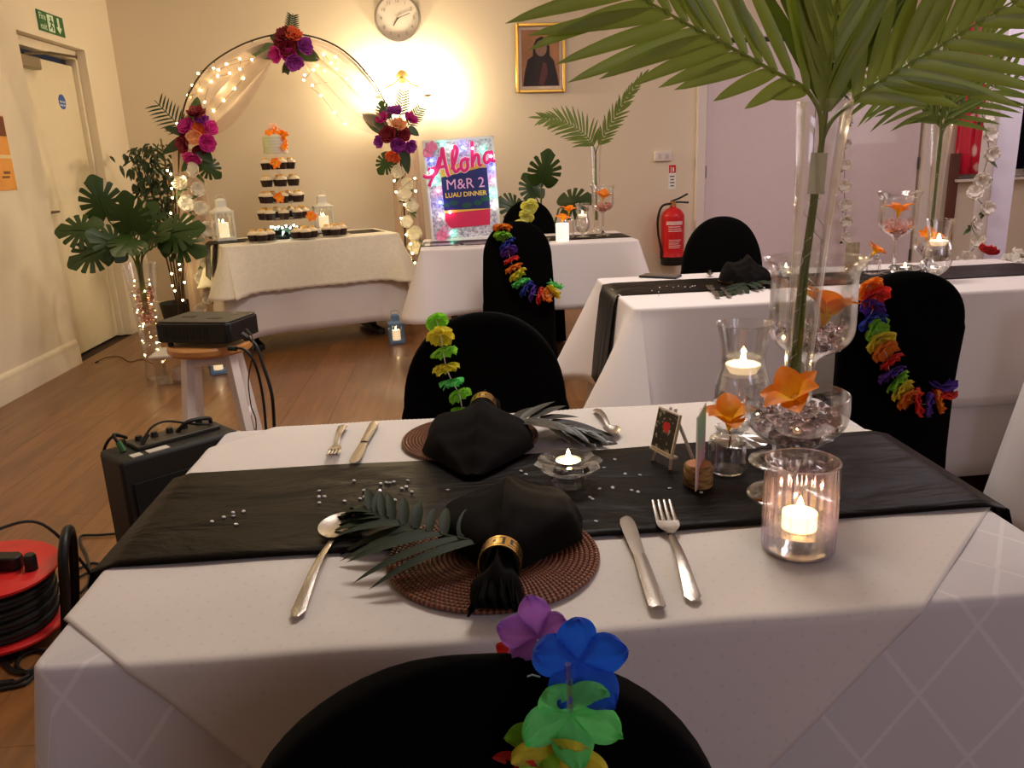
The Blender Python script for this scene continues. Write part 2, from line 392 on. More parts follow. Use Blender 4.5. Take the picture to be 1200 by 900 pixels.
def cloth_mat(name, rgb, kind=None, rough=0.75, k1=1.0):
    k = NT(name); c = lin(rgb); uv = k.coord('UV')
    nz = k.n('TexNoise', {'Vector': uv, 'Scale': 3.0, 'Detail': 4.0}).outputs[0]
    col = k.mix(nz, tuple(x * 0.93 for x in c), tuple(min(1, x * 1.05) for x in c))
    s = k.n('SeparateXYZ', {0: uv})
    x, y = s.outputs[0], s.outputs[1]
    hgt = k.n('TexNoise', {'Vector': uv, 'Scale': 700.0, 'Detail': 2.0}).outputs[0]
    if kind == 'diamond':
        a = k.math('ABSOLUTE', k.math('SINE', k.math('MULTIPLY', k.math('ADD', x, k.math('MULTIPLY', y, 0.75)), 26.0)))
        b = k.math('ABSOLUTE', k.math('SINE', k.math('MULTIPLY', k.math('SUBTRACT', x, k.math('MULTIPLY', y, 0.75)), 26.0)))
        ln = k.math('LESS_THAN', k.math('MINIMUM', a, b), 0.085)
        col = k.mix(k.math('MULTIPLY', ln, 0.6), col, tuple(min(1, q * 1.22) for q in c))
    if kind == 'dots':
        a = k.math('MULTIPLY', k.math('SINE', k.math('MULTIPLY', k.math('ADD', x, y), 130.0)), k.math('SINE', k.math('MULTIPLY', k.math('SUBTRACT', x, y), 130.0)))
        col = k.mix(k.math('MULTIPLY', k.math('GREATER_THAN', a, 0.90), 0.45), col, tuple(q * 0.84 for q in c))
    if kind == 'lace':
        v = k.n('TexVoronoi', {'Vector': uv, 'Scale': 22.0}, feature='DISTANCE_TO_EDGE').outputs[0]
        v2 = k.n('TexNoise', {'Vector': uv, 'Scale': 12.0, 'Detail': 4.0}).outputs[0]
        col = k.mix(k.math('MULTIPLY', k.math('GREATER_THAN', k.math('ADD', v, k.math('MULTIPLY', v2, 0.35)), 0.26), 0.55), col, tuple(q * 0.90 for q in c))
    bp = k.n('Bump', {'Height': hgt, 'Strength': 0.15, 'Distance': 0.001}).outputs[0]
    return k.end(k.n('BsdfPrincipled', {'Base Color': col, 'Roughness': rough, 'Normal': bp, 'Sheen Weight': 0.15}).outputs[0])
LINEN = cloth_mat('white_linen', (222, 212, 210))
DAMASK = cloth_mat('white_diamond_damask', (216, 208, 206), 'diamond')
TOPPER = cloth_mat('white_dotted_damask', (223, 213, 204), 'dots')
LACE = cloth_mat('ivory_lace', (238, 228, 208), 'lace')
k = NT('black_satin'); co = k.coord('Object')
nz = k.n('TexNoise', {'Vector': k.n('Mapping', {0: co, 3: (2.5, 5.0, 1.0)}).outputs[0], 'Scale': 2.2, 'Detail': 5.0, 'Distortion': 0.6}).outputs[0]
bp = k.n('Bump', {'Height': nz, 'Strength': 0.5, 'Distance': 0.02}).outputs[0]
SATIN = k.end(k.n('BsdfPrincipled', {'Base Color': (*lin((14, 8, 6)), 1), 'Roughness': 0.42, 'Normal': bp, 'Specular IOR Level': 0.07}).outputs[0])

def tablecloth(label, cx, cy, w, d, ztop, hem, mat, rz=0.0, flare=0.04, cf=0.10, fold=0.012, nf=5, seed=0, scallop=0.0, name='tablecloth', group=None, hemfn=None):
    rnd = random.Random(seed); R = 0.02; hw, hd = w / 2, d / 2
    P = []                                   # (x, y, nx, ny, corner weight, s)
    def side(x0, y0, x1, y1, nx, ny, n):
        for i in range(n):
            t = i / n; P.append((x0 + (x1 - x0) * t, y0 + (y1 - y0) * t, nx, ny))
    nx_, ny_ = max(12, int(w / 0.022)), max(10, int(d / 0.022))
    def arc(x, y, a0):
        for i in range(9):
            a = a0 + (pi / 2) * i / 8; P.append((x + R * cos(a), y + R * sin(a), cos(a), sin(a)))
    side(-hw + R, -hd, hw - R, -hd, 0, -1, nx_); arc(hw - R, -hd + R, -pi / 2)
    side(hw, -hd + R, hw, hd - R, 1, 0, ny_); arc(hw - R, hd - R, 0)
    side(hw - R, hd, -hw + R, hd, 0, 1, nx_); arc(-hw + R, hd - R, pi / 2)
    side(-hw, hd - R, -hw, -hd + R, -1, 0, ny_); arc(-hw + R, -hd + R, pi)
    n = len(P); ph = [rnd.uniform(0, 6.28) for _ in range(6)]
    S = [0.0]
    for i in range(1, n): S.append(S[-1] + math.hypot(P[i][0] - P[i - 1][0], P[i][1] - P[i - 1][1]))
    rows = 14; drop = ztop - hem
    m = MB(); vs = []; uv = []
    prof = [(-0.006, 0.0), (-0.001, -0.0012), (0.002, -0.005), (0.003, -0.012)]
    def pt(i, j):
        x, y, nx, ny = P[i]
        dc = min(math.hypot(x - sx * hw, y - sy * hd) for sx in (-1, 1) for sy in (-1, 1))
        cw = math.exp(-(dc / 0.10) ** 2)
        if j < 4: o, z = prof[j]; t = 0
        else:
            t = (j - 3) / (rows - 3)
            hd_ = drop * (1 + 0.07 * cw) + (hemfn(x, y) if hemfn else 0)
            z = -0.012 - (hd_ - 0.012) * t; o = 0.003 + flare * t + cf * cw * t
            o += fold * t * (sin(S[i] * nf * 2 + ph[0]) + 0.6 * sin(S[i] * nf * 3.7 + ph[1])) * (0.35 + 0.65 * min(1, math.exp(-(dc / 0.3) ** 2) + 0.25))
            if scallop and j == rows: z += scallop * abs(sin(S[i] * 42))
            z = max(z, 0.006 - ztop)
        return (x + nx * o, y + ny * o, ztop + z)
    for j in range(rows + 1):
        for i in range(n):
            p = pt(i, j); vs.append(p); x, y, nx, ny = P[i]; dz = ztop - p[2]
            uv.append((x + nx * dz, y + ny * dz))
    fs = [(j * n + i, j * n + (i + 1) % n, (j + 1) * n + (i + 1) % n, (j + 1) * n + i) for j in range(rows) for i in range(n)]
    b = len(vs); vs.append((0, 0, ztop)); uv.append((0, 0))
    fs += [(b, (i + 1) % n, i) for i in range(n)]
    m.add(vs, fs); m.uv = uv
    o = m.build(name, mat, None, (cx, cy, 0), (0, 0, rz), ang=70, solid=0.0016)
    return tag(o, label, 'tablecloth', group)

def runner(label, cx, cy, w, d, z, mat, drop, rz=0.0, both=True, group=None):
    m = MB(); hw = w / 2; n = 60; L = w + 2 * drop; r = 0.012
    def f(u, v):
        s = -L / 2 + L * u; y = -d / 2 + d * v; e = abs(s) - hw; sg = 1 if s > 0 else -1
        wob = 0.0012 * sin(u * 23 + v * 5) * sin(v * 7 + u * 11) + 0.0012
        if e <= -r: x, zz = s, z + max(0.0004, wob)
        elif e < r:
            a = (e + r) / (2 * r) * pi / 2; x = sg * (hw - r + r * 1.27 * sin(a) + 0.004 * sin(a)); zz = z + 0.0006 - r * 1.27 * (1 - cos(a))
        else: x = sg * (hw + 0.0075 + 0.05 * (e / max(drop, 0.01)) * drop / 0.4); zz = z - e
        return (x, y + 0.004 * sin(u * 9), zz)
    m.grid(f, n, 14)
    return tag(m.build('table_runner', mat, None, (cx, cy, 0), (0, 0, rz), ang=80, solid=0.0012), label, 'table runner', group)

def chair(label, x, y, rz, H=0.92, depth=0.22, hw=0.178, group=None, seed=1, lean=0.03):
    t = thing('banquet_chair', label, 'chair', (x, y, 0), rz, group)
    rnd = random.Random(seed); p1, p2 = rnd.uniform(0, 6), rnd.uniform(0, 6)
    zs = [0.008, 0.1, 0.2, 0.3, 0.4, 0.46, 0.52, 0.58, 0.64, 0.69]
    top = [H - (H - 0.69) * q for q in (0.9, 0.8, 0.7, 0.6, 0.5, 0.42, 0.34, 0.27, 0.21, 0.16, 0.115, 0.08, 0.05, 0.028, 0.012, 0.003, 0.0)]
    zs = zs + top; N = 72; m = MB()
    def ring(z):
        if z <= 0.69: w = hw + 0.012 * (0.69 - z) / 0.69 + 0.006 * sin(z * 9 + p1); th = 0.032 + 0.004 * sin(z * 8)
        else:
            q = min(1.0, (z - 0.69) / (H - 0.69)); w = hw * max(0.0, (1 - q ** 2.3)) ** (1 / 2.1); th = 0.032 * max(0.0, 1 - q ** 5) ** 0.5
        out = []
        for i in range(N):
            a = 2 * pi * i / N; ca, sa = cos(a), sin(a); e = 0.45
            X = w * math.copysign(abs(ca) ** e, ca); Y = th * math.copysign(abs(sa) ** e, sa)
            fl = (0.45 - z) / 0.45 if z < 0.45 else 0
            X *= 1 + 0.03 * fl * sin(a * 7 + p2); Y += 0.008 * fl * sin(X * 40 + p1)
            Y += -lean * max(0, z - 0.45) / 0.45 + 0.003 * sin(X * 26 + z * 17 + p2)
            out.append((X, Y, z))
        return out
    for z in zs: m.v += ring(z)
    for j in range(len(zs) - 1):
        for i in range(N): m.f.append((j * N + i, j * N + (i + 1) % N, (j + 1) * N + (i + 1) % N, (j + 1) * N + i)); m.m.append(0)
    m.f.append(tuple(range((len(zs) - 1) * N, len(zs) * N))); m.m.append(0)
    m.build('back_cover', BLACKF, t, ang=75)
    s = MB(); hs = hw + 0.012
    def sf(u, v):
        a = 2 * pi * u; ca, sa = cos(a), sin(a); e = 0.25
        X = math.copysign(abs(ca) ** e, ca); Y = math.copysign(abs(sa) ** e, sa)
        if v > 0.86: q = (v - 0.86) / 0.14; z = 0.462 + 0.006 * q; k_ = (1 - q) ** 0.8 if q < 1 else 0
        else: z = 0.012 + 0.45 * v / 0.86; k_ = 1 + 0.05 * (1 - v) * (1 + sin(a * 9 + p1) * 0.5)
        return (X * hs * k_, 0.03 + depth / 2 + Y * k_ * depth / 2, z)
    s.grid(sf, 48, 12, cu=True).build('seat_cover', BLACKF, t, ang=70)
    return t

# ------------------------------------------------------------ leis
def blossom_mb(r, n=5, cup=0.55, seed=0, ruffle=0.12, layers=1, sepw=1.08):
    rnd = random.Random(seed); m = MB()
    for L in range(layers):
        for p in range(n):
            a0 = 2 * pi * (p + 0.5 * L) / n + rnd.uniform(-0.12, 0.12); cu = cup + 0.35 * L + rnd.uniform(-0.15, 0.15); rr = r * (1 - 0.25 * L) * rnd.uniform(0.9, 1.08); k1 = rnd.uniform(0, 6)
            def f(u, v):
                v = v * (2 - v); s = (u - 0.5) * 2; w = rr * 0.56 * sepw * (sqrt(max(0.0, 1 - ((v - 0.56) / 0.44) ** 2)) if v > 0.4 else 0.16 + 0.77 * (v / 0.4) ** 0.8)
                L_ = rr * v; z = rr * (cu * v ** 1.6 + ruffle * v * sin(s * 9 + k1) * 0.5 - 0.18 * s * s * v + 0.02 * L)
                x, y = L_, s * w
                return (x * cos(a0) - y * sin(a0), x * sin(a0) + y * cos(a0), z)
            m.grid(f, 8 if r > 0.025 and r < 0.034 else 6, 9)
    return m
LEI = {}
def lei_mat(nm):
    rgb = {'blue': (26, 96, 222), 'purple': (180, 112, 208), 'green': (112, 228, 124), 'lime': (150, 220, 60), 'yellow': (240, 220, 60), 'orange': (246, 140, 30), 'red': (228, 52, 40), 'violet': (92, 50, 170), 'navy': (40, 60, 170), 'lemon': (244, 240, 130)}[nm]
    if nm not in LEI:
        LEI[nm] = pm('lei_' + nm, rgb, 0.7, var=0.12, vs=60, sheen=0.2, bump=0.4, bs=220, thru=0.42)
    return LEI[nm]
def lei(label, pts, cols, r, group=None, step=None, seed=0, axis_mix=None, straw=False):
    """pts world polyline; one blossom per sampled point, facing along the string"""
    rnd = random.Random(seed); o = Vector(pts[0]); t = thing('flower_lei', label, 'lei', o, 0, group)
    Q = [Vector(p) - o for p in cat_rom(pts, 12)]
    MB().tube(Q, 0.0012, 5).build('cord', WHITEP, t)
    D = [0]
    for i in range(1, len(Q)): D.append(D[-1] + (Q[i] - Q[i - 1]).length)
    step = step or r * 0.46; n = max(2, int(D[-1] / step) + 1)
    for i in range(n):
        s = D[-1] * i / (n - 1); j = max(x for x in range(len(D)) if D[x] <= s + 1e-9); j = min(j, len(Q) - 2)
        f = (s - D[j]) / max(1e-6, D[j + 1] - D[j]); p = Q[j].lerp(Q[j + 1], f); T = (Q[j + 1] - Q[j]).normalized()
        if axis_mix: T = (T * (1 - axis_mix[1]) + Vector(axis_mix[0]) * axis_mix[1]).normalized()
        T = (T + Vector((rnd.uniform(-.25, .25), rnd.uniform(-.25, .25), rnd.uniform(-.25, .25)))).normalized()
        c = cols[i % len(cols)]
        b = blossom_mb(r * 1.12 * rnd.uniform(0.9, 1.1), 6, 0.42, seed * 100 + i, layers=2).build('blossom', lei_mat(c), t, p, T.to_track_quat('Z', 'Y').to_euler())
        tag(b, c + ' fabric blossom')
    return t

# ------------------------------------------------------------ leaves & fronds
def leaflet_mb(p, d, N, l, w, droop, curl=0.0, vf=0.25, nu=8, dvec=None):
    """blade from p along d; N = blade normal"""
    d = d.normalized(); S = d.cross(N).normalized(); N = S.cross(d).normalized(); m = MB(); dv = dvec or Vector((0, 0, -1))
    def f(u, v):
        s = (v - 0.5) * 2; ww = w * 0.5 * (sin(pi * (0.06 + 0.94 * u) ** 0.75) ** 0.7 if u < 1 else 0.0); ww = max(ww, w * 0.03 * (1 - u))
        c = p + d * (l * u) + dv * (droop * l * u * u) + S * (curl * l * u * u)
        return c + S * (s * ww) + N * (abs(s) * ww * vf)
    m.grid(f, nu, 2); return m
def frond(name, label, base, pts, n, Lf, wf, mat, N0, droop=0.15, t0=0.12, a0=35, a1=62, rr=0.006, group=None, cat='palm frond', seed=0, vf=0.25, lift=0.0, stem_mat=None, dvec=None, side=(1, -1), dark=None):
    rnd = random.Random(seed); base = Vector(base); t = thing(name, label, cat, base, 0, group)
    Q = [Vector(p) - base for p in cat_rom(pts, 10)]; nq = len(Q)
    MB().tube(Q, [rr * (1 - 0.8 * i / (nq - 1)) for i in range(nq)], 8).build('stem', stem_mat or mat, t)
    def at(tt):
        x = tt * (nq - 1); j = min(int(x), nq - 2); return Q[j].lerp(Q[j + 1], x - j), (Q[j + 1] - Q[j]).normalized()
    for i in range(n):
        tt = t0 + (0.99 - t0) * (i + 0.5) / n; p, T = at(tt); q = (tt - t0) / (1 - t0)
        N = (Vector(N0) - T * T.dot(Vector(N0))).normalized()
        for sd in side:
            S = T.cross(N).normalized() * sd; a = radians(a1 + (a0 - a1) * q + rnd.uniform(-5, 5))
            d = (T * cos(a) + S * sin(a) + N * ((lift(sd) if callable(lift) else lift) + rnd.uniform(-0.08, 0.08))).normalized()
            l = Lf(q, sd) * rnd.uniform(0.92, 1.06)
            m = leaflet_mb(Vector((0, 0, 0)), d, N * 1.0, l, (wf(q, sd) if callable(wf) else wf) * rnd.uniform(0.88, 1.1), droop * rnd.uniform(0.6, 1.4), rnd.uniform(-0.06, 0.06) - 0.10 * sd * 0, vf, dvec=dvec)
            m.build('leaflet', mat, t, p, ang=80)
    p, T = at(1.0); N = (Vector(N0) - T * T.dot(Vector(N0))).normalized()
    leaflet_mb(Vector((0, 0, 0)), T, N, Lf(1.0, 1) * 1.1, wf(1.0, 1) if callable(wf) else wf, droop).build('leaflet', mat, t, p, ang=80)
    return t
def monstera_mb(L, seed=0, split=True):
    """heart-shaped leaf with slits, base at origin, tip along +Y, normal +Z"""
    rnd = random.Random(seed); m = MB(); N = 72; C = Vector((0, L * 0.42, 0)); ang = [i / N * 2 * pi for i in range(N)]
    slots = [0.55, 0.98, 1.4, 1.85] if split else []
    R = []
    for a in ang:                                     # a measured from the tip
        b = min(a, 2 * pi - a)
        r = L * (0.50 + 0.02 * cos(2 * b)) * (1 + 0.16 * math.exp(-(b / 0.25) ** 2)) * (1 - 0.42 * math.exp(-((b - pi) / 0.30) ** 2))
        for sl in slots:
            d = abs(b - sl - rnd.uniform(-0.003, 0.003)); r *= 1 - 0.55 * math.exp(-(d / 0.052) ** 4)
        R.append(r)
    vs = [C + Vector((0, 0, 0.0))]
    for ringf in (0.34, 0.66, 1.0):
        for a, r in zip(ang, R):
            rr = min(r, L * 0.6) * ringf; x = rr * sin(a) * 0.94; y = L * 0.42 + rr * cos(a)
            z = 0.10 * abs(x) - 0.55 * x * x / L - 0.35 * (y - L * 0.3) ** 2 / L * (1 if y > L * 0.3 else 0.3)
            vs.append(Vector((x, y, z)))
    fs = [(0, 1 + i, 1 + (i + 1) % N) for i in range(N)]
    for q in (0, 1): fs += [(1 + q * N + i, 1 + (q + 1) * N + i, 1 + (q + 1) * N + (i + 1) % N, 1 + q * N + (i + 1) % N) for i in range(N)]
    m.add(vs, fs); m.tube([(0, 0, 0.0), (0, L * 0.5, 0.002), (0, L * 0.9, -0.12 * L)], [0.02 * L, 0.012 * L, 0.004 * L], 5)
    return m
def orient(fwd, nrm):
    y = Vector(fwd).normalized(); x = y.cross(Vector(nrm)).normalized(); z = x.cross(y)
    return Matrix((x, y, z)).transposed().to_euler()

# ------------------------------------------------------------ glassware, candles, cutlery
def shell(prof, t=0.0022):
    """outer profile bottom->top to closed double wall"""
    n = len(prof); inn = []
    for i in range(n):
        r, z = prof[i]; inn.append((max(r - t, 0.0001), z + (t if i == 0 else 0)))
    return prof + inn[::-1]
def smooth_prof(P, n=5): return [(max(q[0], 0.0001), q[1]) for q in [(v.x, v.y) for v in cat_rom([(a, b, 0) for a, b in P], n)]]
def vessel(parent, name, prof, mat=None, seg=40, t=0.0022, fn=None):
    p = [(0.0001, prof[0][1])] + prof
    return MB().lathe(shell(p, t), seg, fn=fn, closed=False).build(name, mat or GLASS, parent, ang=60)
def flame(parent, loc, h=0.018, power=0.35, world=None):
    f = MB().lathe([(0.0001, 0), (0.0035, 0.004), (0.0042, 0.008), (0.0028, 0.014), (0.0001, 0.02)], 10); s = h / 0.02
    f.v = [(x * s, y * s, z * s) for x, y, z in f.v]
    o = f.build('flame', FLAME, parent, loc)
    MB().tube([(0, 0, -0.004), (0.0003, 0, 0.003)], 0.0007, 5).build('wick', BLACKM, o)
    return o
def tealight(label, loc, r=0.019, h=0.015, power=0.4, group=None, flame_h=0.018, cup=TIN):
    t = thing('tealight_candle', label, 'candle', loc, 0, group)
    MB().lathe(shell([(0.0001, 0), (r, 0), (r, h)], 0.0006), 24).build('cup', cup, t)
    MB().lathe([(0.0001, 0.001), (r - 0.001, 0.001), (r - 0.001, h - 0.003), (0.0001, h - 0.004)], 24).build('wax', WAX, t)
    flame(t, (0, 0, h - 0.001), flame_h)
    if power: point('candle_light', (loc[0], loc[1], loc[2] + h + 0.008), power, (1.0, 0.66, 0.34), 0.003)
    return t
def loft(secs, m, cap=True):
    n = len(secs[0]); b = len(m.v)
    for s in secs: m.v += [tuple(p) for p in s]
    for j in range(len(secs) - 1):
        for i in range(n): m.f.append((b + j * n + i, b + j * n + (i + 1) % n, b + (j + 1) * n + (i + 1) % n, b + (j + 1) * n + i)); m.m.append(0)
    if cap:
        m.f.append(tuple(b + i for i in range(n))[::-1]); m.f.append(tuple(b + (len(secs) - 1) * n + i for i in range(n))); m.m += [0, 0]
    return m
def strip(m, pts, th=0.0018, dish=0.0, K=7):
    """pts: (x_center, y, z, halfwidth, dish)"""
    secs = []
    for (xc, y, z, w, ds) in pts:
        up = [(xc + w * s, y, z + ds * (s * s) + th / 2 * (1 - 0.6 * s * s)) for s in [-1 + 2 * i / (K - 1) for i in range(K)]]
        dn = [(xc + w * s, y, z + ds * (s * s) - th / 2 * (1 - 0.6 * s * s)) for s in [1 - 2 * i / (K - 1) for i in range(K)]]
        secs.append(up + dn)
    return loft(secs, m)
def handle_pts(y0, y1, w0, w1):
    return [(0, y0 + (y1 - y0) * t, 0.002 + 0.009 * sin(pi * min(1, t * 1.05)) ** 1.3 * (1 - 0.3 * t), w0 + (w1 - w0) * t ** 1.5 if t < 0.93 else w1 * sqrt(max(0.02, 1 - ((t - 0.93) / 0.075) ** 2)), 0) for t in [i / 16 for i in range(17)]]
def place(t, head, tail):
    h = Vector(head); q = Vector(tail); d = h - q; t.rotation_euler = (0, 0, atan2(d.y, d.x) - pi / 2); t.location = (q.x, q.y, t.location.z)
def spoon(label, head, tail, z, group=None):
    L = (Vector(head) - Vector(tail)).length; t = thing('table_spoon', label, 'spoon', (0, 0, z), 0, group)
    k = L / 0.26; m = MB(); strip(m, [(a, b * k, c, d, e) for a, b, c, d, e in [(p[0], 0.185 - p[1], p[2], p[3], p[4]) for p in handle_pts(0.0, 0.185, 0.0036, 0.0085)]], 0.0024)
    m.build('handle', STEEL, t, ang=50)
    b = MB(); pts = []
    for i in range(15):
        u = i / 14; w = 0.0245 * (max(0.0, sin(pi * u ** 0.85)) ** 0.6) if 0 < u < 1 else 0.004
        pts.append((0, (0.182 + 0.078 * u) * k, 0.0065 - 0.004 * sin(pi * u), max(w, 0.0035) * k, 0.0062 * sin(pi * u)))
    strip(b, pts, 0.0018, K=11); b.build('bowl', STEEL, t, ang=60)
    place(t, head, tail); return t
def fork(label, head, tail, z, group=None):
    L = (Vector(head) - Vector(tail)).length; k = L / 0.25; t = thing('table_fork', label, 'fork', (0, 0, z), 0, group)
    m = MB(); strip(m, [(a, b * k, c, d, e) for a, b, c, d, e in [(p[0], 0.165 - p[1], p[2], p[3], p[4]) for p in handle_pts(0.0, 0.165, 0.004, 0.0095)]], 0.0026)
    strip(m, [(0, y * k, z_, w * k, 0.001) for y, z_, w in ((0.16, 0.0045, 0.004), (0.172, 0.004, 0.011), (0.182, 0.004, 0.0145), (0.196, 0.005, 0.0152))], 0.002)
    m.build('handle', STEEL, t, ang=50)
    for i in range(4):
        x = (-0.0117 + 0.0078 * i) * k
        strip(MB(), [(x, (0.194 + 0.056 * u) * k, 0.005 + 0.006 * u * u, 0.0031 * (1 - 0.45 * u) * k, 0) for u in (0, 0.25, 0.5, 0.75, 0.93, 1)], 0.002, K=5).build('tine', STEEL, t, ang=50)
    place(t, head, tail); return t
def knife(label, head, tail, z, group=None):
    L = (Vector(head) - Vector(tail)).length; k = L / 0.226; t = thing('table_knife', label, 'knife', (0, 0, z), 0, group)
    strip(MB(), [(0.0, y * k, 0.004, w * k, 0) for y, w in ((0.0, 0.006), (0.004, 0.0092), (0.02, 0.0092), (0.06, 0.0085), (0.1, 0.0078), (0.118, 0.0072))], 0.0055).build('handle', STEEL, t, ang=50)
    b = MB(); sec = []
    strip(b, [(xc * k, y * k, 0.004, w * k, 0) for xc, y, w in ((0, 0.118, 0.0066), (0.0, 0.124, 0.0074), (-0.0006, 0.15, 0.0086), (-0.001, 0.18, 0.0098), (-0.0012, 0.205, 0.0098), (-0.001, 0.217, 0.0082), (0, 0.223, 0.005), (0.001, 0.226, 0.0015))], 0.0016)
    b.build('blade', STEEL, t, ang=50)
    place(t, head, tail); return t
RATTAN = None
k = NT('dark_rattan'); co = k.coord()
s = k.n('SeparateXYZ', {0: co}); an = k.math('ARCTAN2', s.outputs[1], s.outputs[0])
rad = k.n('VectorMath', {0: co}, operation='LENGTH').outputs['Value']
ring = k.math('FLOOR', k.math('MULTIPLY', rad, 160.0))
wv = k.math('SINE', k.math('ADD', k.math('MULTIPLY', an, 120.0), k.math('MULTIPLY', ring, 2.1)))
nz = k.n('TexNoise', {'Vector': co, 'Scale': 40.0}).outputs[0]
cc = k.mix(k.math('MULTIPLY_ADD', wv, 0.5, 0.5), lin((44, 20, 12)), lin((158, 86, 44)))
cc = k.mix(k.math('MULTIPLY', nz, 0.6), cc, lin((84, 40, 22)))
bp = k.n('Bump', {'Height': wv, 'Strength': 0.6, 'Distance': 0.002}).outputs[0]
RATTAN = k.end(k.n('BsdfPrincipled', {'Base Color': cc, 'Roughness': 0.38, 'Normal': bp}).outputs[0])
def placemat(label, x, y, z, R, group):
    t = thing('rattan_placemat', label, 'placemat', (x, y, z), 0, group)
    n = 21; st = R / n
    for i in range(n):
        r0 = st * (i + 0.5); rr = st * 0.54
        prof = [(r0 + rr * cos(a), 0.005 + rr * 0.9 * sin(a)) for a in [2 * pi * q / 8 for q in range(8)]]
        MB().lathe([(max(p[0], 0.0002), p[1]) for p in prof], 72, closed=True, fn=lambda a, zz: 1).build('coil', RATTAN, t, ang=80)
    return t
def orange_flower(label, loc, r, rot=(0, 0, 0), n=6, cup=0.9, mat=None, seed=0, stem=0.0, group=None):
    t = thing('orange_flower', label, 'flower', loc, 0, group, rot); rnd = random.Random(seed)
    for p in range(n):
        a0 = 2 * pi * p / n + rnd.uniform(-.1, .1); inner = p % 2; cu = cup * (1.25 if inner else 0.75) + rnd.uniform(-.1, .1); rr = r * rnd.uniform(0.92, 1.08); m = MB()
        def f(u, v):
            s = (u - 0.5) * 2; w = rr * 0.42 * (sin(pi * (0.1 + 0.9 * v) ** 0.8) ** 0.8 if v < 1 else 0.02); L_ = rr * (v * cos(cu * (1 - 0.75 * v)) + 0.06); z = rr * (sin(cu) * v ** 0.8 * 0.9 - 0.18 * v * v) + abs(s) * w * 0.35
            return (L_ * cos(a0) - s * w * sin(a0), L_ * sin(a0) + s * w * cos(a0), z)
        m.grid(f, 6, 8).build('petal', mat or ORANGE, t, ang=80)
    MB().lathe([(0.0001, -r * 0.5), (r * 0.08, -r * 0.25), (r * 0.16, 0), (r * 0.1, r * 0.12), (0.0001, r * 0.16)], 12).build('flower_throat', mat or ORANGE, t)
    if stem: MB().tube([(0, 0, -r * 0.3), (0.004, 0, -stem * 0.6), (0.001, 0, -stem)], 0.0014, 6).build('stem', BLACKM, t)
    return t
def beads(label, loc, fn, n, r, mat, seed=0):
    rnd = random.Random(seed); m = MB()
    for i in range(n):
        p = fn(rnd); m.ball(p, r * rnd.uniform(0.7, 1.15), 8, 5)
    o = m.build('glass_beads', mat, None, loc); return tag(o, label, 'glass beads', None, 'stuff')
BEAD = pm('pink_glass_bead', (255, 244, 246), 0.02, trans=1.0, ior=1.42, var=0.0, thru=0.10)
# ============================================================ the near table
TW, TD = 1.15, 0.745; TCX, TCY = 0.12, 1.11; ZT = 0.742; ZR = 0.7475
table('folding table under the white cloth, nearest the camera', TCX, TCY, TW - 0.01, TD - 0.01, 0.738)
tablecloth('white diamond-pattern damask cloth draped to the floor over the nearest table', TCX, TCY, TW, TD, ZT, 0.02, DAMASK, flare=0.035, cf=0.09, fold=0.016, nf=6, seed=3)
# diamond-laid topper cloth
def topper(C, half, label):
    s = half * 2 / sqrt(2); x0, x1, y0, y1 = TCX - TW / 2, TCX + TW / 2, TCY - TD / 2, TCY + TD / 2; z = ZT + 0.0016; r = 0.014
    def fold(e):                                      # e: distance past the edge (arc length) -> (outward, drop)
        q = 0.009; L = 0.003 + q * pi / 2
        if e < 0.003: return e, 0.0
        if e < L:
            a = (e - 0.003) / q; return 0.003 + q * sin(a), q * (1 - cos(a))
        return 0.003 + q + 0.10 * (e - L), q + e - L
    def f(u, v):
        a, b = (u - 0.5) * s, (v - 0.5) * s; X = C[0] + (a - b) / sqrt(2); Y = C[1] + (a + b) / sqrt(2); dz = 0.0
        wv = 0.0006 * sin(X * 31 + Y * 17) + 0.0006 * sin(Y * 41 - X * 13)
        if Y < (y0 + y1) / 2: e, dz1 = fold(y0 - Y); Y2 = y0 - e
        else: e, dz1 = fold(Y - y1); Y2 = y1 + e
        if X < (x0 + x1) / 2: e, dz2 = fold(x0 - X); X2 = x0 - e
        else: e, dz2 = fold(X - x1); X2 = x1 + e
        d = max(dz1, dz2)
        if dz1 > 0.02: Y2 += (-1 if Y2 < TCY else 1) * 0.006 * sin(X * 22) * min(1, dz1 / 0.25)
        return (X2, Y2, z - d + wv)
    m = MB(); m.grid(f, 190, 190, uvfn=lambda u, v: ((u - 0.5) * s, (v - 0.5) * s))
    return tag(m.build('cloth_topper', TOPPER, None, ang=80, solid=0.0014), label, 'tablecloth')
topper((0.06, 1.11), 0.80, 'white dotted damask square laid cornerwise over the nearest table')
runner('black satin runner across the nearest table', TCX, 1.093, TW + 0.042, 0.312, ZT + 0.0052, SATIN, 0.22)

# place settings
GM = 'rattan placemats on the nearest table'
placemat('round dark rattan placemat at the near side, closest to the camera', 0.024, 0.898, ZR - 0.003, 0.131, GM)
placemat('round dark rattan placemat at the far side, in front of the lime lei chair', 0.006, 1.345, ZR - 0.003, 0.121, GM)
k = NT('gold_black_key_pattern'); co = k.coord()
s_ = k.n('SeparateXYZ', {0: co})
an = k.math('MULTIPLY', k.math('ARCTAN2', s_.outputs[2], s_.outputs[0]), 4.0 / (2 * pi))
fx = k.math('FRACT', k.math('ADD', an, 10.25)); fy = k.math('MULTIPLY_ADD', s_.outputs[1], 1 / 0.030, 0.5)
def band(x0, x1, y0, y1):
    a = k.math('MULTIPLY', k.math('GREATER_THAN', fx, x0), k.math('LESS_THAN', fx, x1)); b = k.math('MULTIPLY', k.math('GREATER_THAN', fy, y0), k.math('LESS_THAN', fy, y1))
    return k.math('MULTIPLY', a, b)
acc = None
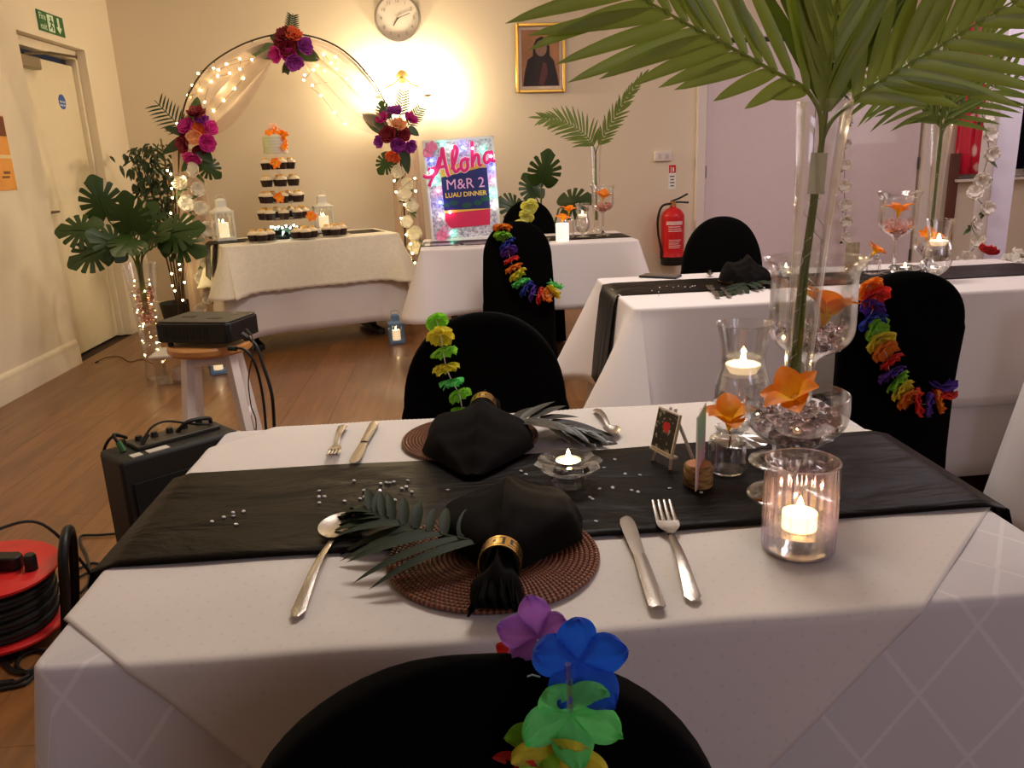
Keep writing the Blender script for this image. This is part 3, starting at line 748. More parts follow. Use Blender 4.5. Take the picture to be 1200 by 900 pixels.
for q in ((0.08, 0.92, 0.74, 0.83), (0.08, 0.17, 0.17, 0.83), (0.83, 0.92, 0.40, 0.83), (0.36, 0.92, 0.36, 0.45), (0.36, 0.45, 0.36, 0.64), (0.36, 0.68, 0.56, 0.64), (0.08, 0.98, 0.17, 0.25)):
    b_ = band(*q); acc = b_ if acc is None else k.math('MAXIMUM', acc, b_)
cc = k.mix(acc, lin((236, 190, 96)), lin((20, 12, 8)))
KEY = k.end(k.n('BsdfPrincipled', {'Base Color': cc, 'Metallic': k.math('SUBTRACT', 1.0, acc), 'Roughness': 0.26}).outputs[0])
def interp(T, x, lin_=False):
    for (a, b), (c, d) in zip(T, T[1:]):
        if x <= c: t = (x - a) / (c - a); t = t if lin_ else t * t * (3 - 2 * t); return b + (d - b) * t
    return T[-1][1]
def napkin(label, rlabel, x, y, z, rz, stretch=1.0, lift=1.0, seed=0, ns=1.0):
    t = thing('cloth_napkin', label, 'napkin', (x, y, z), rz, 'black napkins'); rnd = random.Random(seed); ph = rnd.uniform(0, 6)
    Wt = [(-0.062, 0.024), (-0.045, 0.030), (-0.015, 0.019), (0.015, 0.021), (0.06, 0.056), (0.10, 0.092), (0.13, 0.098), (0.16, 0.094), (0.23, 0.055), (0.285, 0.012)]
    Ht = [(-0.062, 0.018), (-0.045, 0.040), (-0.015, 0.039), (0.015, 0.042), (0.05, 0.052), (0.09, 0.058), (0.14, 0.055), (0.19, 0.043), (0.24, 0.026), (0.285, 0.004)]
    secs = []; n = 40; K = 36
    for i in range(n):
        yy = -0.062 + 0.347 * i / (n - 1); w, h = interp(Wt, yy, yy > 0.02), interp(Ht, yy) * lift; amp = 0.16 * min(1, max(0, (yy - 0.0) / 0.08)) if yy > 0 else 0.16
        sec = []
        for j in range(K):
            if j < 26:
                v = 1 - 2 * j / 25; zz = h * max(0.0, 1 - abs(v) ** 2.2) ** 0.6 * (1 + amp * (1.4 - 2.6 * abs(sin(v * 3.6 + ph * 0.2)) ** 0.7)) + 0.0015
                zz += 0.015 * h * sin(v * 13 + yy * 14 + ph)
                X = v * w * (1 + 0.05 * sin(yy * 60 + v * 3))
            else: v = -1 + 2 * (j - 25) / 11; zz = 0.0008; X = v * w
            sec.append((X, yy * (stretch if yy > 0 else 1), max(zz, 0.0006)))
        secs.append(sec)
    m = loft(secs, MB()); m.build('napkin_body', NAPK, t, ang=70)
    # tail frills
    f = MB()
    for q in range(7):
        a = pi * q / 6; cx, cz = 0.020 * cos(a), 0.008 + 0.024 * sin(a)
        f.grid(lambda u, v: (cx * (0.85 + 0.5 * v) + 0.010 * (u - 0.5) * cos(a + pi / 2) * 2, -0.035 - 0.042 * v - 0.005 * sin(u * 9 + q), max(0.001, cz * (1 - 0.5 * v) + 0.006 * sin(u * 7 + q) + 0.010 * (u - 0.5) * sin(a + pi / 2))), 5, 5)
    f.build('napkin_tail', NAPK, t, ang=70, solid=0.0012)
    r = MB(); R = 0.0245
    r.lathe([(R, -0.014), (R, 0.014), (R - 0.0015, 0.014), (R - 0.0015, -0.014)], 48, closed=True); r.xf(Matrix.Rotation(radians(-90), 4, 'X'))
    o = tag(r.build('napkin_ring', KEY, None, (x, y, z + R + 0.001), (radians(-4), 0, rz), ang=50), rlabel, 'napkin ring', 'gold napkin rings')
    return t
napkin('black fanned napkin pulled through a gold ring on the near placemat', 'gold and black key-pattern ring round the near napkin', 0.030, 0.828, ZR + 0.007, radians(-9), 1.0, 1.0, 1)
napkin('black fanned napkin pulled through a gold ring on the far placemat', 'gold and black key-pattern ring round the far napkin', 0.033, 1.425, ZR + 0.007, radians(174), 0.98, 1.0, 4)
spoon('steel tablespoon beside the near placemat, bowl on the runner', (-0.178, 1.045), (-0.197, 0.788), ZR + 0.001)
knife('steel knife right of the near placemat', (0.207, 0.978), (0.193, 0.749), ZR + 0.001)
fork('steel fork right of the near knife, tines on the runner', (0.262, 1.006), (0.236, 0.760), ZR + 0.001)
fork('steel fork at the left of the far placemat', (-0.2255, 1.272), (-0.231, 1.455), ZR + 0.001)
knife('steel knife beside the fork left of the far placemat', (-0.189, 1.244), (-0.171, 1.455), ZR + 0.001)
spoon('steel spoon lying at the far edge right of the dark palm leaf', (0.256, 1.30), (0.252, 1.462), ZR + 0.001)
PALMT2 = pm('grey_green_table_palm', (44, 42, 33), 0.4, var=0.15, vs=14)
zl = ZR + 0.013
near_leaf = [(0.018, 0.868, zl + 0.020), (-0.035, 0.908, zl + 0.016), (-0.08, 0.952, zl + 0.010), (-0.118, 0.995, zl + 0.006), (-0.140, 1.028, zl + 0.002)]
frond('palm_leaf', 'dark green artificial palm leaf lying left of the near napkin', near_leaf[0], near_leaf, 10, lambda q, sd=1: (0.150 - 0.10 * q) if sd < 0 else 0.058, lambda q, sd=1: 0.023 if sd < 0 else 0.015, PALMT, (0, 0, 1), 0.16, 0.0, 24, 64, 0.003, 'table palm leaves', 'palm leaf', 3, 0.4, lambda sd: 0.02 if sd < 0 else 0.55)
frond('palm_leaf', 'dark grey-green palm leaf lying right of the far napkin', (0.07, 1.335, zl + 0.016), [(0.07, 1.335, zl + 0.016), (0.12, 1.335, zl + 0.018), (0.17, 1.32, zl + 0.008), (0.205, 1.305, zl)], 9, lambda q, sd=1: 0.125 - 0.07 * q, 0.023, PALMT2, (0, 0, 1), 0.10, 0.02, 25, 58, 0.003, 'table palm leaves', 'palm leaf', 8, 0.3, 0.02)

# scattered crystals
CRYS = pm('clear_cut_crystal', (246, 242, 242), 0.12, 0.0, trans=0.2, var=0.02, ior=1.8)
cm = MB().lathe([(0.0001, 0), (0.0016, 0.0), (0.0036, 0.0022), (0.0024, 0.0036), (0.0001, 0.0037)], 8).mesh('table_crystal', CRYS, False)
def crystals(pts, label, group, sc=1.0):
    for i, p in enumerate(pts):
        o = bpy.data.objects.new('table_crystal', cm); COL.objects.link(o); o.location = (p[0], p[1], ZR + 0.0006); o.rotation_euler = (0.25 * sin(i * 7), 0.3 * cos(i * 5), i * 1.3); o.scale = (sc * 0.85,) * 3
        tag(o, label, 'crystal', group)
crystals([(-0.362, 1.056, 0.747), (-0.349, 1.068, 0.747), (-0.340, 1.082, 0.747), (-0.336, 1.070, 0.747), (-0.325, 1.084, 0.747), (-0.325, 1.041, 0.747)], 'small clear crystal at the left end of the near black runner', 'crystals at the left end of the runner')
crystals([(-0.179, 1.174, 0.747), (-0.136, 1.155, 0.747), (-0.128, 1.158, 0.747), (-0.122, 1.156, 0.747), (-0.116, 1.159, 0.747), (-0.095, 1.161, 0.747), (-0.159, 1.133, 0.747), (-0.135, 1.128, 0.747), (-0.103, 1.131, 0.747), (-0.096, 1.137, 0.747), (-0.087, 1.116, 0.747), (-0.184, 1.097, 0.747), (-0.162, 1.102, 0.747), (-0.156, 1.108, 0.747), (-0.110, 1.089, 0.747), (-0.033, 1.113, 0.747), (0.026, 1.103, 0.747), (0.035, 1.099, 0.747), (-0.227, 1.142, 0.747), (-0.224, 1.120, 0.747), (-0.216, 1.119, 0.747), (-0.220, 1.097, 0.747)], 'small clear crystal on the black runner between the two placemats', 'crystals between the placemats')
crystals([(0.081, 1.170, 0.747), (0.087, 1.155, 0.747), (0.234, 1.194, 0.747), (0.211, 1.161, 0.747), (0.238, 1.131, 0.747), (0.259, 1.123, 0.747), (0.190, 1.081, 0.747), (0.209, 1.083, 0.747), (0.234, 1.068, 0.747), (0.242, 1.061, 0.747), (0.170, 1.053, 0.747), (0.173, 1.046, 0.747), (0.165, 0.974, 0.747), (0.330, 1.044, 0.747), (0.384, 1.206, 0.747), (0.290, 1.066, 0.747)], 'small clear crystal on the black runner near the faceted tealight holder', 'crystals near the tealight holder')

# faceted crystal tealight holder
def crystal_holder(label, loc, s=1.0, group=None):
    t = thing('crystal_tealight_holder', label, 'candle holder', loc, 0, group)
    prof = [(0.0001, 0), (0.026, 0), (0.0265, 0.012), (0.022, 0.018), (0.034, 0.025), (0.049, 0.036), (0.044, 0.042), (0.030, 0.040), (0.021, 0.036), (0.0205, 0.026), (0.0001, 0.026)]
    k_ = MB().lathe([(a * s, b * s) for a, b in prof], 40, fn=lambda a, z: 1 + (0.07 * cos(a * 10) if z > 0.02 * s else 0.02 * cos(a * 10)))
    k_.build('glass_body', GLASSCUT, t, smooth=False); return t
GLASSCUT = pm('cut_glass', (250, 250, 250), 0.03, trans=1.0, ior=1.52, var=0.0, thru=0.16)
crystal_holder('faceted crystal tealight holder on the near runner', (0.148, 1.108, ZR), 0.99)
tealight('lit white tealight in the faceted crystal holder', (0.148, 1.108, ZR + 0.0265), 0.0195, 0.014, 0.22)

# mini easel
t = thing('mini_easel', 'tiny white easel holding a dark picture with a red flower', 'easel', (0.318, 1.165, ZR), radians(-70)); EW = WHITEP
def bar(a, b, w=0.0035, d=0.003): return MB().tube([a, b], w / 1.6, 4)
for sx in (-1, 1): bar((sx * 0.024, -0.018, 0.002), (sx * 0.006, 0.004, 0.092), 0.005).build('leg', EW, t, smooth=False)
bar((0, 0.042, 0.002), (0, 0.004, 0.088), 0.005).build('leg', EW, t, smooth=False)
MB().box((0, -0.014, 0.022), (0.062, 0.012, 0.004)).build('ledge', EW, t, bevel=0.0008)
pc = MB().box((0, 0, 0), (0.056, 0.005, 0.066)).build('canvas', WHITEP, t, (0, -0.0095, 0.057), (radians(-13), 0, 0), bevel=0.0008)
k = NT('tiny_picture'); co = k.coord(); d_ = k.n('VectorMath', {0: co, 1: (0.004, 0, 0.006)}, operation='DISTANCE').outputs['Value']
nz = k.n('TexNoise', {'Vector': co, 'Scale': 110.0}).outputs[0]
c1 = k.mix(k.math('GREATER_THAN', nz, 0.60), lin((40, 36, 34)), lin((150, 150, 140)))
c1 = k.mix(k.math('LESS_THAN', k.math('ADD', d_, k.math('MULTIPLY', nz, 0.01)), 0.0145), c1, lin((196, 40, 44)))
MB().box((0, -0.003, 0), (0.050, 0.0012, 0.060)).build('picture', k.end(k.n('BsdfPrincipled', {'Base Color': c1, 'Roughness': 0.4}).outputs[0]), pc)
# log card holder and card
k = NT('birch_log'); co = k.coord(); nz = k.n('TexNoise', {'Vector': k.n('Mapping', {0: co, 3: (1, 1, 3)}).outputs[0], 'Scale': 60.0, 'Detail': 5.0}).outputs[0]
r_ = k.n('ValToRGB', {0: nz}); e = r_.color_ramp.elements; e[0].position = 0.35; e[0].color = (*lin((84, 58, 34)), 1); e[1].position = 0.65; e[1].color = (*lin((158, 128, 80)), 1)
LOG = k.end(k.n('BsdfPrincipled', {'Base Color': r_.outputs[0], 'Roughness': 0.8, 'Normal': k.n('Bump', {'Height': nz, 'Strength': 0.6, 'Distance': 0.002}).outputs[0]}).outputs[0])
t = thing('log_card_holder', 'short slice of log used as a card holder beside the glass bottle', 'card holder', (0.335, 1.075, ZR))
MB().lathe([(0.0001, 0), (0.0205, 0), (0.0215, 0.003), (0.021, 0.031), (0.0195, 0.034), (0.0001, 0.034)], 32, fn=lambda a, z: 1 + 0.02 * sin(a * 3) + 0.01 * sin(a * 11)).build('log', LOG, t)
MB().lathe([(0.0001, 0.0342), (0.018, 0.0342), (0.018, 0.0348), (0.0001, 0.0348)], 28).build('cut_face', pm('cut_wood', (176, 118, 74), 0.7, vs=90, var=0.12), t)
k = NT('printed_card'); co = k.coord(); sz = k.n('SeparateXYZ', {0: co}).outputs[2]
nz = k.n('TexNoise', {'Vector': co, 'Scale': 90.0, 'Detail': 2.0}).outputs[0]
r_ = k.n('ValToRGB', {0: k.math('ADD', k.math('MULTIPLY', sz, 9.0), k.math('MULTIPLY', nz, 0.25))}); e = r_.color_ramp.elements
e[0].position = 0.2; e[0].color = (*lin((196, 150, 190)), 1); e[1].position = 0.85; e[1].color = (*lin((110, 170, 130)), 1); e2 = r_.color_ramp.elements.new(0.5); e2.color = (*lin((206, 160, 176)), 1)
t = thing('upright_card', 'small printed card standing upright in the slice of log', 'card', (0.337, 1.074, ZR + 0.006), radians(64))
MB().box((0, 0, 0.056), (0.074, 0.0016, 0.112)).build('card_stock', WHITEP, t, smooth=False)
MB().box((0, 0.0012, 0.056), (0.068, 0.0006, 0.106)).build('print', k.end(k.n('BsdfPrincipled', {'Base Color': r_.outputs[0], 'Roughness': 0.4}).outputs[0]), t, smooth=False)
MB().box((0, -0.0012, 0.056), (0.068, 0.0006, 0.106)).build('print', bpy.data.materials['printed_card'], t, smooth=False)

# bottle vase with flower
t = thing('bottle_vase', 'small clear glass bottle vase holding an orange flower', 'vase', (0.392, 1.118, ZR))
vessel(t, 'glass', smooth_prof([(0.024, 0), (0.0275, 0.003), (0.028, 0.012), (0.028, 0.045), (0.0265, 0.055), (0.0195, 0.061), (0.0178, 0.066), (0.0178, 0.070), (0.020, 0.074)], 4), GLASS2)
MB().lathe([(0.0001, 0.002), (0.0255, 0.003), (0.0255, 0.006), (0.0001, 0.0065)], 32).build('glass_base', LENS, t)
orange_flower('orange flower standing in the small bottle vase', (0.393, 1.116, ZR + 0.082), 0.043, (radians(8), radians(-6), 0.4), 6, 0.75, seed=2, stem=0.05)

# hurricane glass with floating candle
def hurricane(label, loc, s=1.0, group=None, clabel=None, power=0.25, seg=40):
    t = thing('hurricane_glass', label, 'candle glass', loc, 0, group)
    prof = smooth_prof([(0.044, 0.0), (0.043, 0.003), (0.012, 0.009), (0.009, 0.018), (0.018, 0.026), (0.038, 0.045), (0.0465, 0.072), (0.0435, 0.105), (0.035, 0.138), (0.0365, 0.165), (0.0435, 0.198), (0.0455, 0.204)], 4)
    prof = [(a * s, b * s) for a, b in prof]
    vessel(t, 'glass', prof, GLASS2, seg)
    wp = [(0.0001, 0.03 * s)] + [(a - 0.003, b) for a, b in prof if 0.03 * s < b < 0.118 * s] ; wp.append((wp[-1][0], 0.12 * s)); wp.append((0.0001, 0.12 * s))
    MB().lathe(wp, seg).build('water', WATER, t)
    if clabel:
        c = thing('floating_candle', clabel, 'candle', (loc[0], loc[1], loc[2] + 0.1215 * s), 0)
        MB().lathe([(0.0001, 0), (0.022 * s, 0), (0.029 * s, 0.012 * s), (0.0275 * s, 0.014 * s), (0.0001, 0.012 * s)], 24).build('wax', WAX, c)
        flame(c, (0, 0, 0.012 * s), 0.024 * s)
        if power: point('candle_light', (loc[0], loc[1], loc[2] + 0.144 * s), power, (1, 0.66, 0.34), 0.004)
    return t
hurricane('tall waisted hurricane glass with a floating candle behind the bottle vase', (0.458, 1.245, ZR), 1.0, None, 'lit white candle floating in the near hurricane glass', 0.3)

# compote with beads
t = thing('glass_compote', 'footed clear glass bowl filled with pink beads and an orange flower', 'bowl', (0.452, 1.02, ZR))
cp = smooth_prof([(0.060, 0.0), (0.058, 0.003), (0.022, 0.012), (0.012, 0.026), (0.013, 0.045), (0.017, 0.062), (0.028, 0.066), (0.030, 0.076), (0.046, 0.088), (0.064, 0.106), (0.0695, 0.126), (0.069, 0.150)], 4)
vessel(t, 'bowl_glass', cp, GLASS2, 48)
MB().lathe([(0.0001, 0.002), (0.055, 0.003), (0.02, 0.013), (0.0105, 0.028), (0.011, 0.045), (0.015, 0.060), (0.0001, 0.062)], 32).build('stem', LENS, t)
def fill(prof, z0, z1, r):
    def f(rnd):
        while True:
            z = rnd.uniform(z0, z1); R = max([0] + [a for (a, b), (c, d) in zip(prof, prof[1:]) if b <= z <= d]) - 0.004 - r
            if R <= 0.002: continue
            q = R * sqrt(rnd.random()); a = rnd.uniform(0, 2 * pi); return (q * cos(a), q * sin(a), z)
    return f
beads('pile of clear pinkish glass beads in the footed bowl', (0.452, 1.02, ZR), fill(cp, 0.068, 0.128, 0.0062), 250, 0.0062, BEAD, 4)
orange_flower('orange flower lying on the beads of the footed bowl', (0.440, 0.995, ZR + 0.150), 0.044, (radians(8), radians(-34), 0.2), 6, 0.9, seed=9)
# tall bead hurricane on stem
t = thing('stemmed_cylinder_vase', 'large stemmed glass cup with flared rim behind the palm vase, beads in its base', 'vase', (0.572, 1.250, ZR))
sp = smooth_prof([(0.046, 0.0), (0.044, 0.003), (0.014, 0.010), (0.0085, 0.03), (0.008, 0.10), (0.010, 0.128), (0.022, 0.140), (0.052, 0.158), (0.066, 0.180), (0.068, 0.215), (0.067, 0.262), (0.070, 0.282), (0.080, 0.298), (0.0815, 0.303)], 4)
vessel(t, 'cup_glass', sp, GLASS2, 48)
MB().lathe([(0.0001, 0.002), (0.042, 0.003), (0.012, 0.011), (0.0065, 0.03), (0.006, 0.10), (0.008, 0.126), (0.0001, 0.128)], 24).build('stem', LENS, t)
beads('clear pinkish beads in the base of the large stemmed glass cup', (0.572, 1.250, ZR), fill(sp, 0.150, 0.192, 0.0062), 160, 0.0062, BEAD, 6)
orange_flower('orange-yellow flower standing in the large stemmed glass cup', (0.592, 1.245, ZR + 0.208), 0.056, (radians(10), radians(14), 1.0), 6, 1.25, seed=5)
# trumpet vase + palm fronds
VX, VY = 0.497, 1.138
t = thing('trumpet_vase', 'tall clear trumpet vase on the nearest table holding large palm fronds', 'vase', (VX, VY, ZR), rot=(0, radians(2.4), 0))
tp = smooth_prof([(0.060, 0.0), (0.058, 0.003), (0.030, 0.014), (0.017, 0.034), (0.0145, 0.07), (0.019, 0.14), (0.0225, 0.24), (0.0265, 0.36), (0.032, 0.46), (0.0385, 0.535)], 4)
vessel(t, 'vase_glass', tp, GLASS2, 40, 0.0025)
MB().lathe([(0.0001, 0.002), (0.055, 0.003), (0.027, 0.015), (0.014, 0.034), (0.0115, 0.06), (0.0001, 0.062)], 32).build('glass_foot', LENS, t)
MB().box((-0.012, -0.026, 0.437), (0.024, 0.0006, 0.055)).build('paper_tag', pm('cream_paper', (232, 226, 196), 0.8, thru=0.4), t)
w = MB()
for q in range(2): w.tube([( (0.012 + 0.004 * sin(i * 1.7)) * cos(i * 0.5 + q * 2), (0.012 + 0.004 * sin(i * 1.7)) * sin(i * 0.5 + q * 2), 0.08 + i * 0.0058) for i in range(66)], 0.0006, 4)
w.build('silver_wire', pm('silver_wire', (226, 220, 210), 0.3, 0.9), t)
GF = 'large palm fronds in the nearest vase'; mo = (0.519, VY, ZR + 0.50); bt = (VX + 0.004, VY, ZR + 0.075)
lowc = [bt, (VX + 0.006, VY, ZR + 0.25), (0.515, VY, ZR + 0.46)]
NF = (0, -1, 0.32)
def bigf(label, b, mids, n, Lf, W, mat, t0, a0, a1, seed, dv, drp):
    frond('palm_frond', label, b, [b, (b[0] + 0.003, b[1], ZR + 0.25), (0.518, VY + (b[1] - VY) * 0.6, ZR + 0.47)] + mids, n, Lf, W, mat, NF, drp, t0, a0, a1, 0.0042, GF, seed=seed, dvec=Vector(dv), vf=0.35)
bigf('large green palm frond arching left out of the nearest trumpet vase', bt, [(0.498, 1.135, 1.288), (0.430, 1.120, 1.324), (0.367, 1.110, 1.354), (0.307, 1.100, 1.382), (0.236, 1.080, 1.414), (0.148, 1.060, 1.450), (0.056, 1.030, 1.478)], 17, lambda q, sd=1: (0.055 + 0.14 * sin(pi * min(1, q * 0.85)) ** 1.0) if sd < 0 else 0.21 - 0.06 * q, 0.021, PALMG, 0.33, 28, 42, 1, (-0.2, 0, -1), 0.06)
bigf('large green palm frond arching right out of the nearest trumpet vase', (VX + 0.008, VY + 0.004, ZR + 0.075), [(0.564, 1.145, 1.280), (0.621, 1.155, 1.313), (0.692, 1.165, 1.349), (0.771, 1.180, 1.390), (0.855, 1.190, 1.431), (0.943, 1.190, 1.473)], 15, lambda q, sd=1: (0.06 + 0.16 * sin(pi * min(1, q * 0.9 + 0.06)) ** 1.0) if sd > 0 else 0.21 - 0.07 * q, 0.022, PALMG, 0.36, 28, 40, 2, (0.25, 0, -1), 0.07)
bigf('large green palm frond standing upright in the nearest trumpet vase', (VX, VY + 0.006, ZR + 0.075), [(0.522, 1.13, 1.36), (0.516, 1.10, 1.48), (0.505, 1.05, 1.60)], 12, lambda q, sd=1: 0.26 - 0.08 * q, 0.024, PALMG, 0.44, 20, 26, 3, (0, -0.3, -0.4), 0.05)
DPG = pm('deep_palm_green', (104, 120, 44), 0.42, var=0.16, vs=9, thru=0.15)
bigf('darker palm frond leaning back and right in the nearest trumpet vase', (VX + 0.002, VY - 0.006, ZR + 0.075), [(0.548, 1.18, 1.36), (0.590, 1.25, 1.47), (0.65, 1.32, 1.57)], 12, lambda q, sd=1: 0.24 - 0.08 * q, 0.023, DPG, 0.44, 24, 32, 4, (0.2, 0, -0.6), 0.06)

# ribbed iridescent candle glass
k = NT('iridescent_glass'); co = k.coord(); sz = k.n('SeparateXYZ', {0: co}).outputs[2]
lw = k.n('LayerWeight', {0: 0.4}).outputs[1]
r_ = k.n('ValToRGB', {0: k.math('ADD', k.math('MULTIPLY', sz, 7.0), k.math('MULTIPLY', lw, 0.5))}); e = r_.color_ramp.elements
e[0].position = 0.25; e[0].color = (0.96, 0.95, 0.95, 1); e[1].position = 1.0; e[1].color = (*lin((250, 240, 244)), 1); q = e.new(0.62); q.color = (*lin((226, 196, 246)), 1); q = e.new(0.80); q.color = (*lin((250, 220, 190)), 1)
tr = k.n('BsdfTransparent', {0: k.mix(k.math('POWER', lw, 3.5), (0.99, 0.988, 0.988), (0.74, 0.73, 0.74))}).outputs[0]; gl = k.n('BsdfGlossy', {0: r_.outputs[0], 'Roughness': 0.06}).outputs[0]
tl = k.n('BsdfTranslucent', {0: (*lin((250, 236, 236)), 1)}).outputs[0]
b1 = k.n('MixShader', {0: k.math('MINIMUM', k.math('MULTIPLY', k.n('Fresnel', {0: 1.5}).outputs[0], 2.2), 0.45), 1: tr, 2: gl}).outputs[0]
IRID = k.end(k.n('MixShader', {0: 0.035, 1: b1, 2: tl}).outputs[0])
t = thing('ribbed_candle_glass', 'ribbed iridescent tumbler with a glowing tealight at the near table edge', 'candle glass', (0.397, 0.868, ZR))
vessel(t, 'ribbed_glass', [(0.040, 0), (0.0425, 0.003), (0.0425, 0.03), (0.0425, 0.07), (0.0425, 0.111), (0.0435, 0.114)], IRID, 176, 0.003, lambda a, z: 1 + (0.045 * abs(sin(a * 11)) - 0.012 if 0.008 < z < 0.109 else 0.009))
MB().lathe([(0.0001, 0.003), (0.038, 0.0035), (0.038, 0.026), (0.0001, 0.027)], 40).build('glass_base', LENS, t)
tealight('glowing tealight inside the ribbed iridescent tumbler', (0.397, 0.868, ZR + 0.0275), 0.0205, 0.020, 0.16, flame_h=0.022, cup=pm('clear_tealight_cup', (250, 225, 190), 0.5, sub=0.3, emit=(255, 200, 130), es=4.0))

# chairs round the near table with their leis
chair('black covered chair in the foreground with its back to the camera', -0.004, 0.49, 0.0, 0.905, 0.20, 0.183, seed=2)
bpy.data.objects['back_cover'].parent and MB().tube([Vector(q) - Vector((-0.004, 0.49, 0)) for q in [(0.029, 0.432, 0.909), (0.032, 0.432, 0.910), (0.037, 0.432, 0.908)]], 0.0006, 5).build('loose_thread', pm('pale_thread', (150, 170, 160), 0.8), bpy.data.objects['back_cover'].parent)
chair('black covered chair across the nearest table, lime lei on it', 0.045, 1.665, pi, 0.908, 0.11, 0.178, seed=3)
# foreground lei: bigger blossoms modelled one by one
t = thing('flower_lei', 'multicoloured flower lei over the back of the foreground chair', 'lei', (0.05, 0.45, 0.85))
def big(name, px, r, axis, seed, n=5, cup=0.35, cmat='blue', spin=0.0):
    p = Vector(px) - Vector((0.05, 0.45, 0.85)); q = Vector(axis).normalized().to_track_quat('Z', 'Y'); q = q @ Euler((0, 0, spin)).to_quaternion()
    tag(blossom_mb(r, n, cup, seed, 0.14, sepw=0.80).build('blossom', lei_mat(cmat), t, p, q.to_euler(), ang=80), name)
big('blue blossom of five ruffled petals', (0.061, 0.430, 0.917), 0.029, (0.15, -1, 0.35), 1, 5, 0.32, 'blue', 0.3)
big('purple blossom behind the blue one', (0.040, 0.470, 0.911), 0.026, (-0.4, -1, 0.8), 2, 5, 0.5, 'purple', 0.5)
big('green blossom under the blue one', (0.054, 0.420, 0.888), 0.030, (0.1, -1, 0.1), 3, 5, 0.45, 'green', 0.9)
big('yellow blossom at the bottom', (0.047, 0.425, 0.850), 0.032, (-0.2, -1, -0.2), 4, 5, 0.5, 'yellow', 0.1)
big('lime blossom beside the yellow one', (0.037, 0.430, 0.862), 0.020, (-0.6, -1, 0.2), 5, 5, 0.6, 'lime', 0.4)
big('red blossom', (0.025, 0.435, 0.835), 0.022, (-0.7, -1, 0.1), 6, 5, 0.5, 'red', 0.0)
big('red blossom on top of the chair back', (0.027, 0.500, 0.881), 0.016, (-0.3, -0.6, 1), 7, 5, 0.5, 'red', 0.8)
P_ = [Vector(q) - Vector((0.05, 0.45, 0.85)) for q in [(0.033, 0.500, 0.880), (0.039, 0.470, 0.909), (0.056, 0.445, 0.908), (0.058, 0.432, 0.902), (0.057, 0.445, 0.868), (0.046, 0.445, 0.838), (0.029, 0.445, 0.826)]]
MB().tube(cat_rom(P_, 6), 0.0012, 5).build('cord', WHITEP, t)
s0 = [Vector(q) - Vector((0.05, 0.45, 0.85)) for q in [(0.052, 0.410, 0.931), (0.053, 0.410, 0.899)]]
MB().tube(s0, 0.0021, 8).build('spacer_straw', thin_glass('clear_straw', tint=(0.85, 0.88, 0.95), edge=(0.6, 0.62, 0.7), gloss=2.0), t)
lei('lime and yellow flower lei hanging on the chair across the table', [(-0.049, 1.630, 0.907), (-0.042, 1.610, 0.882), (-0.039, 1.605, 0.851), (-0.035, 1.605, 0.818), (-0.025, 1.600, 0.786), (-0.011, 1.600, 0.756), (-0.007, 1.595, 0.728)], ['lime', 'yellow', 'lime', 'yellow', 'green', 'lime'], 0.025, None, 0.030, 12, ((0.2, -1, 0.3), 0.3))
# ============================================================ second table, right
table('long folding table with the black phone on it', 1.40, 2.86, 1.66, 0.68, 0.738)
tablecloth('white cloth over the long table with the phone, long inner layer', 1.40, 2.86, 1.67, 0.69, 0.7405, 0.10, LINEN, flare=0.03, cf=0.05, fold=0.008, seed=5)
tablecloth('white square-cornered cloth with short hem over the table with the phone', 1.40, 2.86, 1.68, 0.70, 0.7425, 0.36, LINEN, flare=0.045, cf=0.16, fold=0.012, seed=6)
runner('black satin runner along the long table with the phone', 1.40, 2.90, 1.69, 0.29, 0.7445, SATIN, 0.36)
Z2 = 0.7485
chair('black covered chair behind the table with the phone, beside the white door', 1.165, 3.46, pi, 0.945, 0.16, 0.180, seed=7)
chair('black covered chair at the front of the phone table, rainbow lei on it', 1.30, 2.26, radians(-2), 0.865, 0.13, 0.182, seed=8)
lei('rainbow flower lei hanging on the chair in front of the right table', [(1.159, 2.185, 0.836), (1.183, 2.185, 0.793), (1.172, 2.185, 0.744), (1.196, 2.185, 0.703), (1.209, 2.185, 0.667), (1.234, 2.185, 0.620), (1.242, 2.185, 0.583), (1.266, 2.185, 0.546), (1.302, 2.185, 0.496), (1.343, 2.185, 0.475), (1.383, 2.185, 0.473), (1.420, 2.200, 0.479), (1.429, 2.220, 0.516)], ['orange', 'red', 'violet', 'navy', 'lime', 'yellow', 'orange', 'red', 'violet', 'lime', 'yellow', 'orange', 'red', 'violet'], 0.036, None, 0.034, 31, ((0, -1, 0.3), 0.45))
t = thing('mobile_phone', 'black mobile phone lying at the left end of the right table', 'phone', (0.806, 3.150, Z2 - 0.004), radians(-35))
MB().box((0, 0, 0.004), (0.155, 0.075, 0.008)).build('phone_case', BLACKP, t, bevel=0.003)
MB().box((0, 0, 0.0082), (0.148, 0.069, 0.0006)).build('phone_screen', pm('phone_glass', (40, 36, 34), 0.12), t)
placemat('round dark rattan placemat on the right table under a black napkin', 1.10, 2.93, Z2 - 0.003, 0.125, 'rattan placemats on the right table')
napkin('black fanned napkin on the right table before the chair', 'gold ring round the napkin on the right table', 1.085, 3.01, Z2 + 0.006, radians(168), 0.75, 1.35, 9)
spoon('steel spoon on the right table near the phone', (0.985, 3.08), (1.03, 3.22), Z2)
fork('steel fork on the right table, tines on the black runner', (0.895, 2.80), (0.862, 2.60), Z2)
knife('steel knife on the right table beside the fork', (0.935, 2.78), (0.90, 2.60), Z2)
zl = Z2 + 0.012
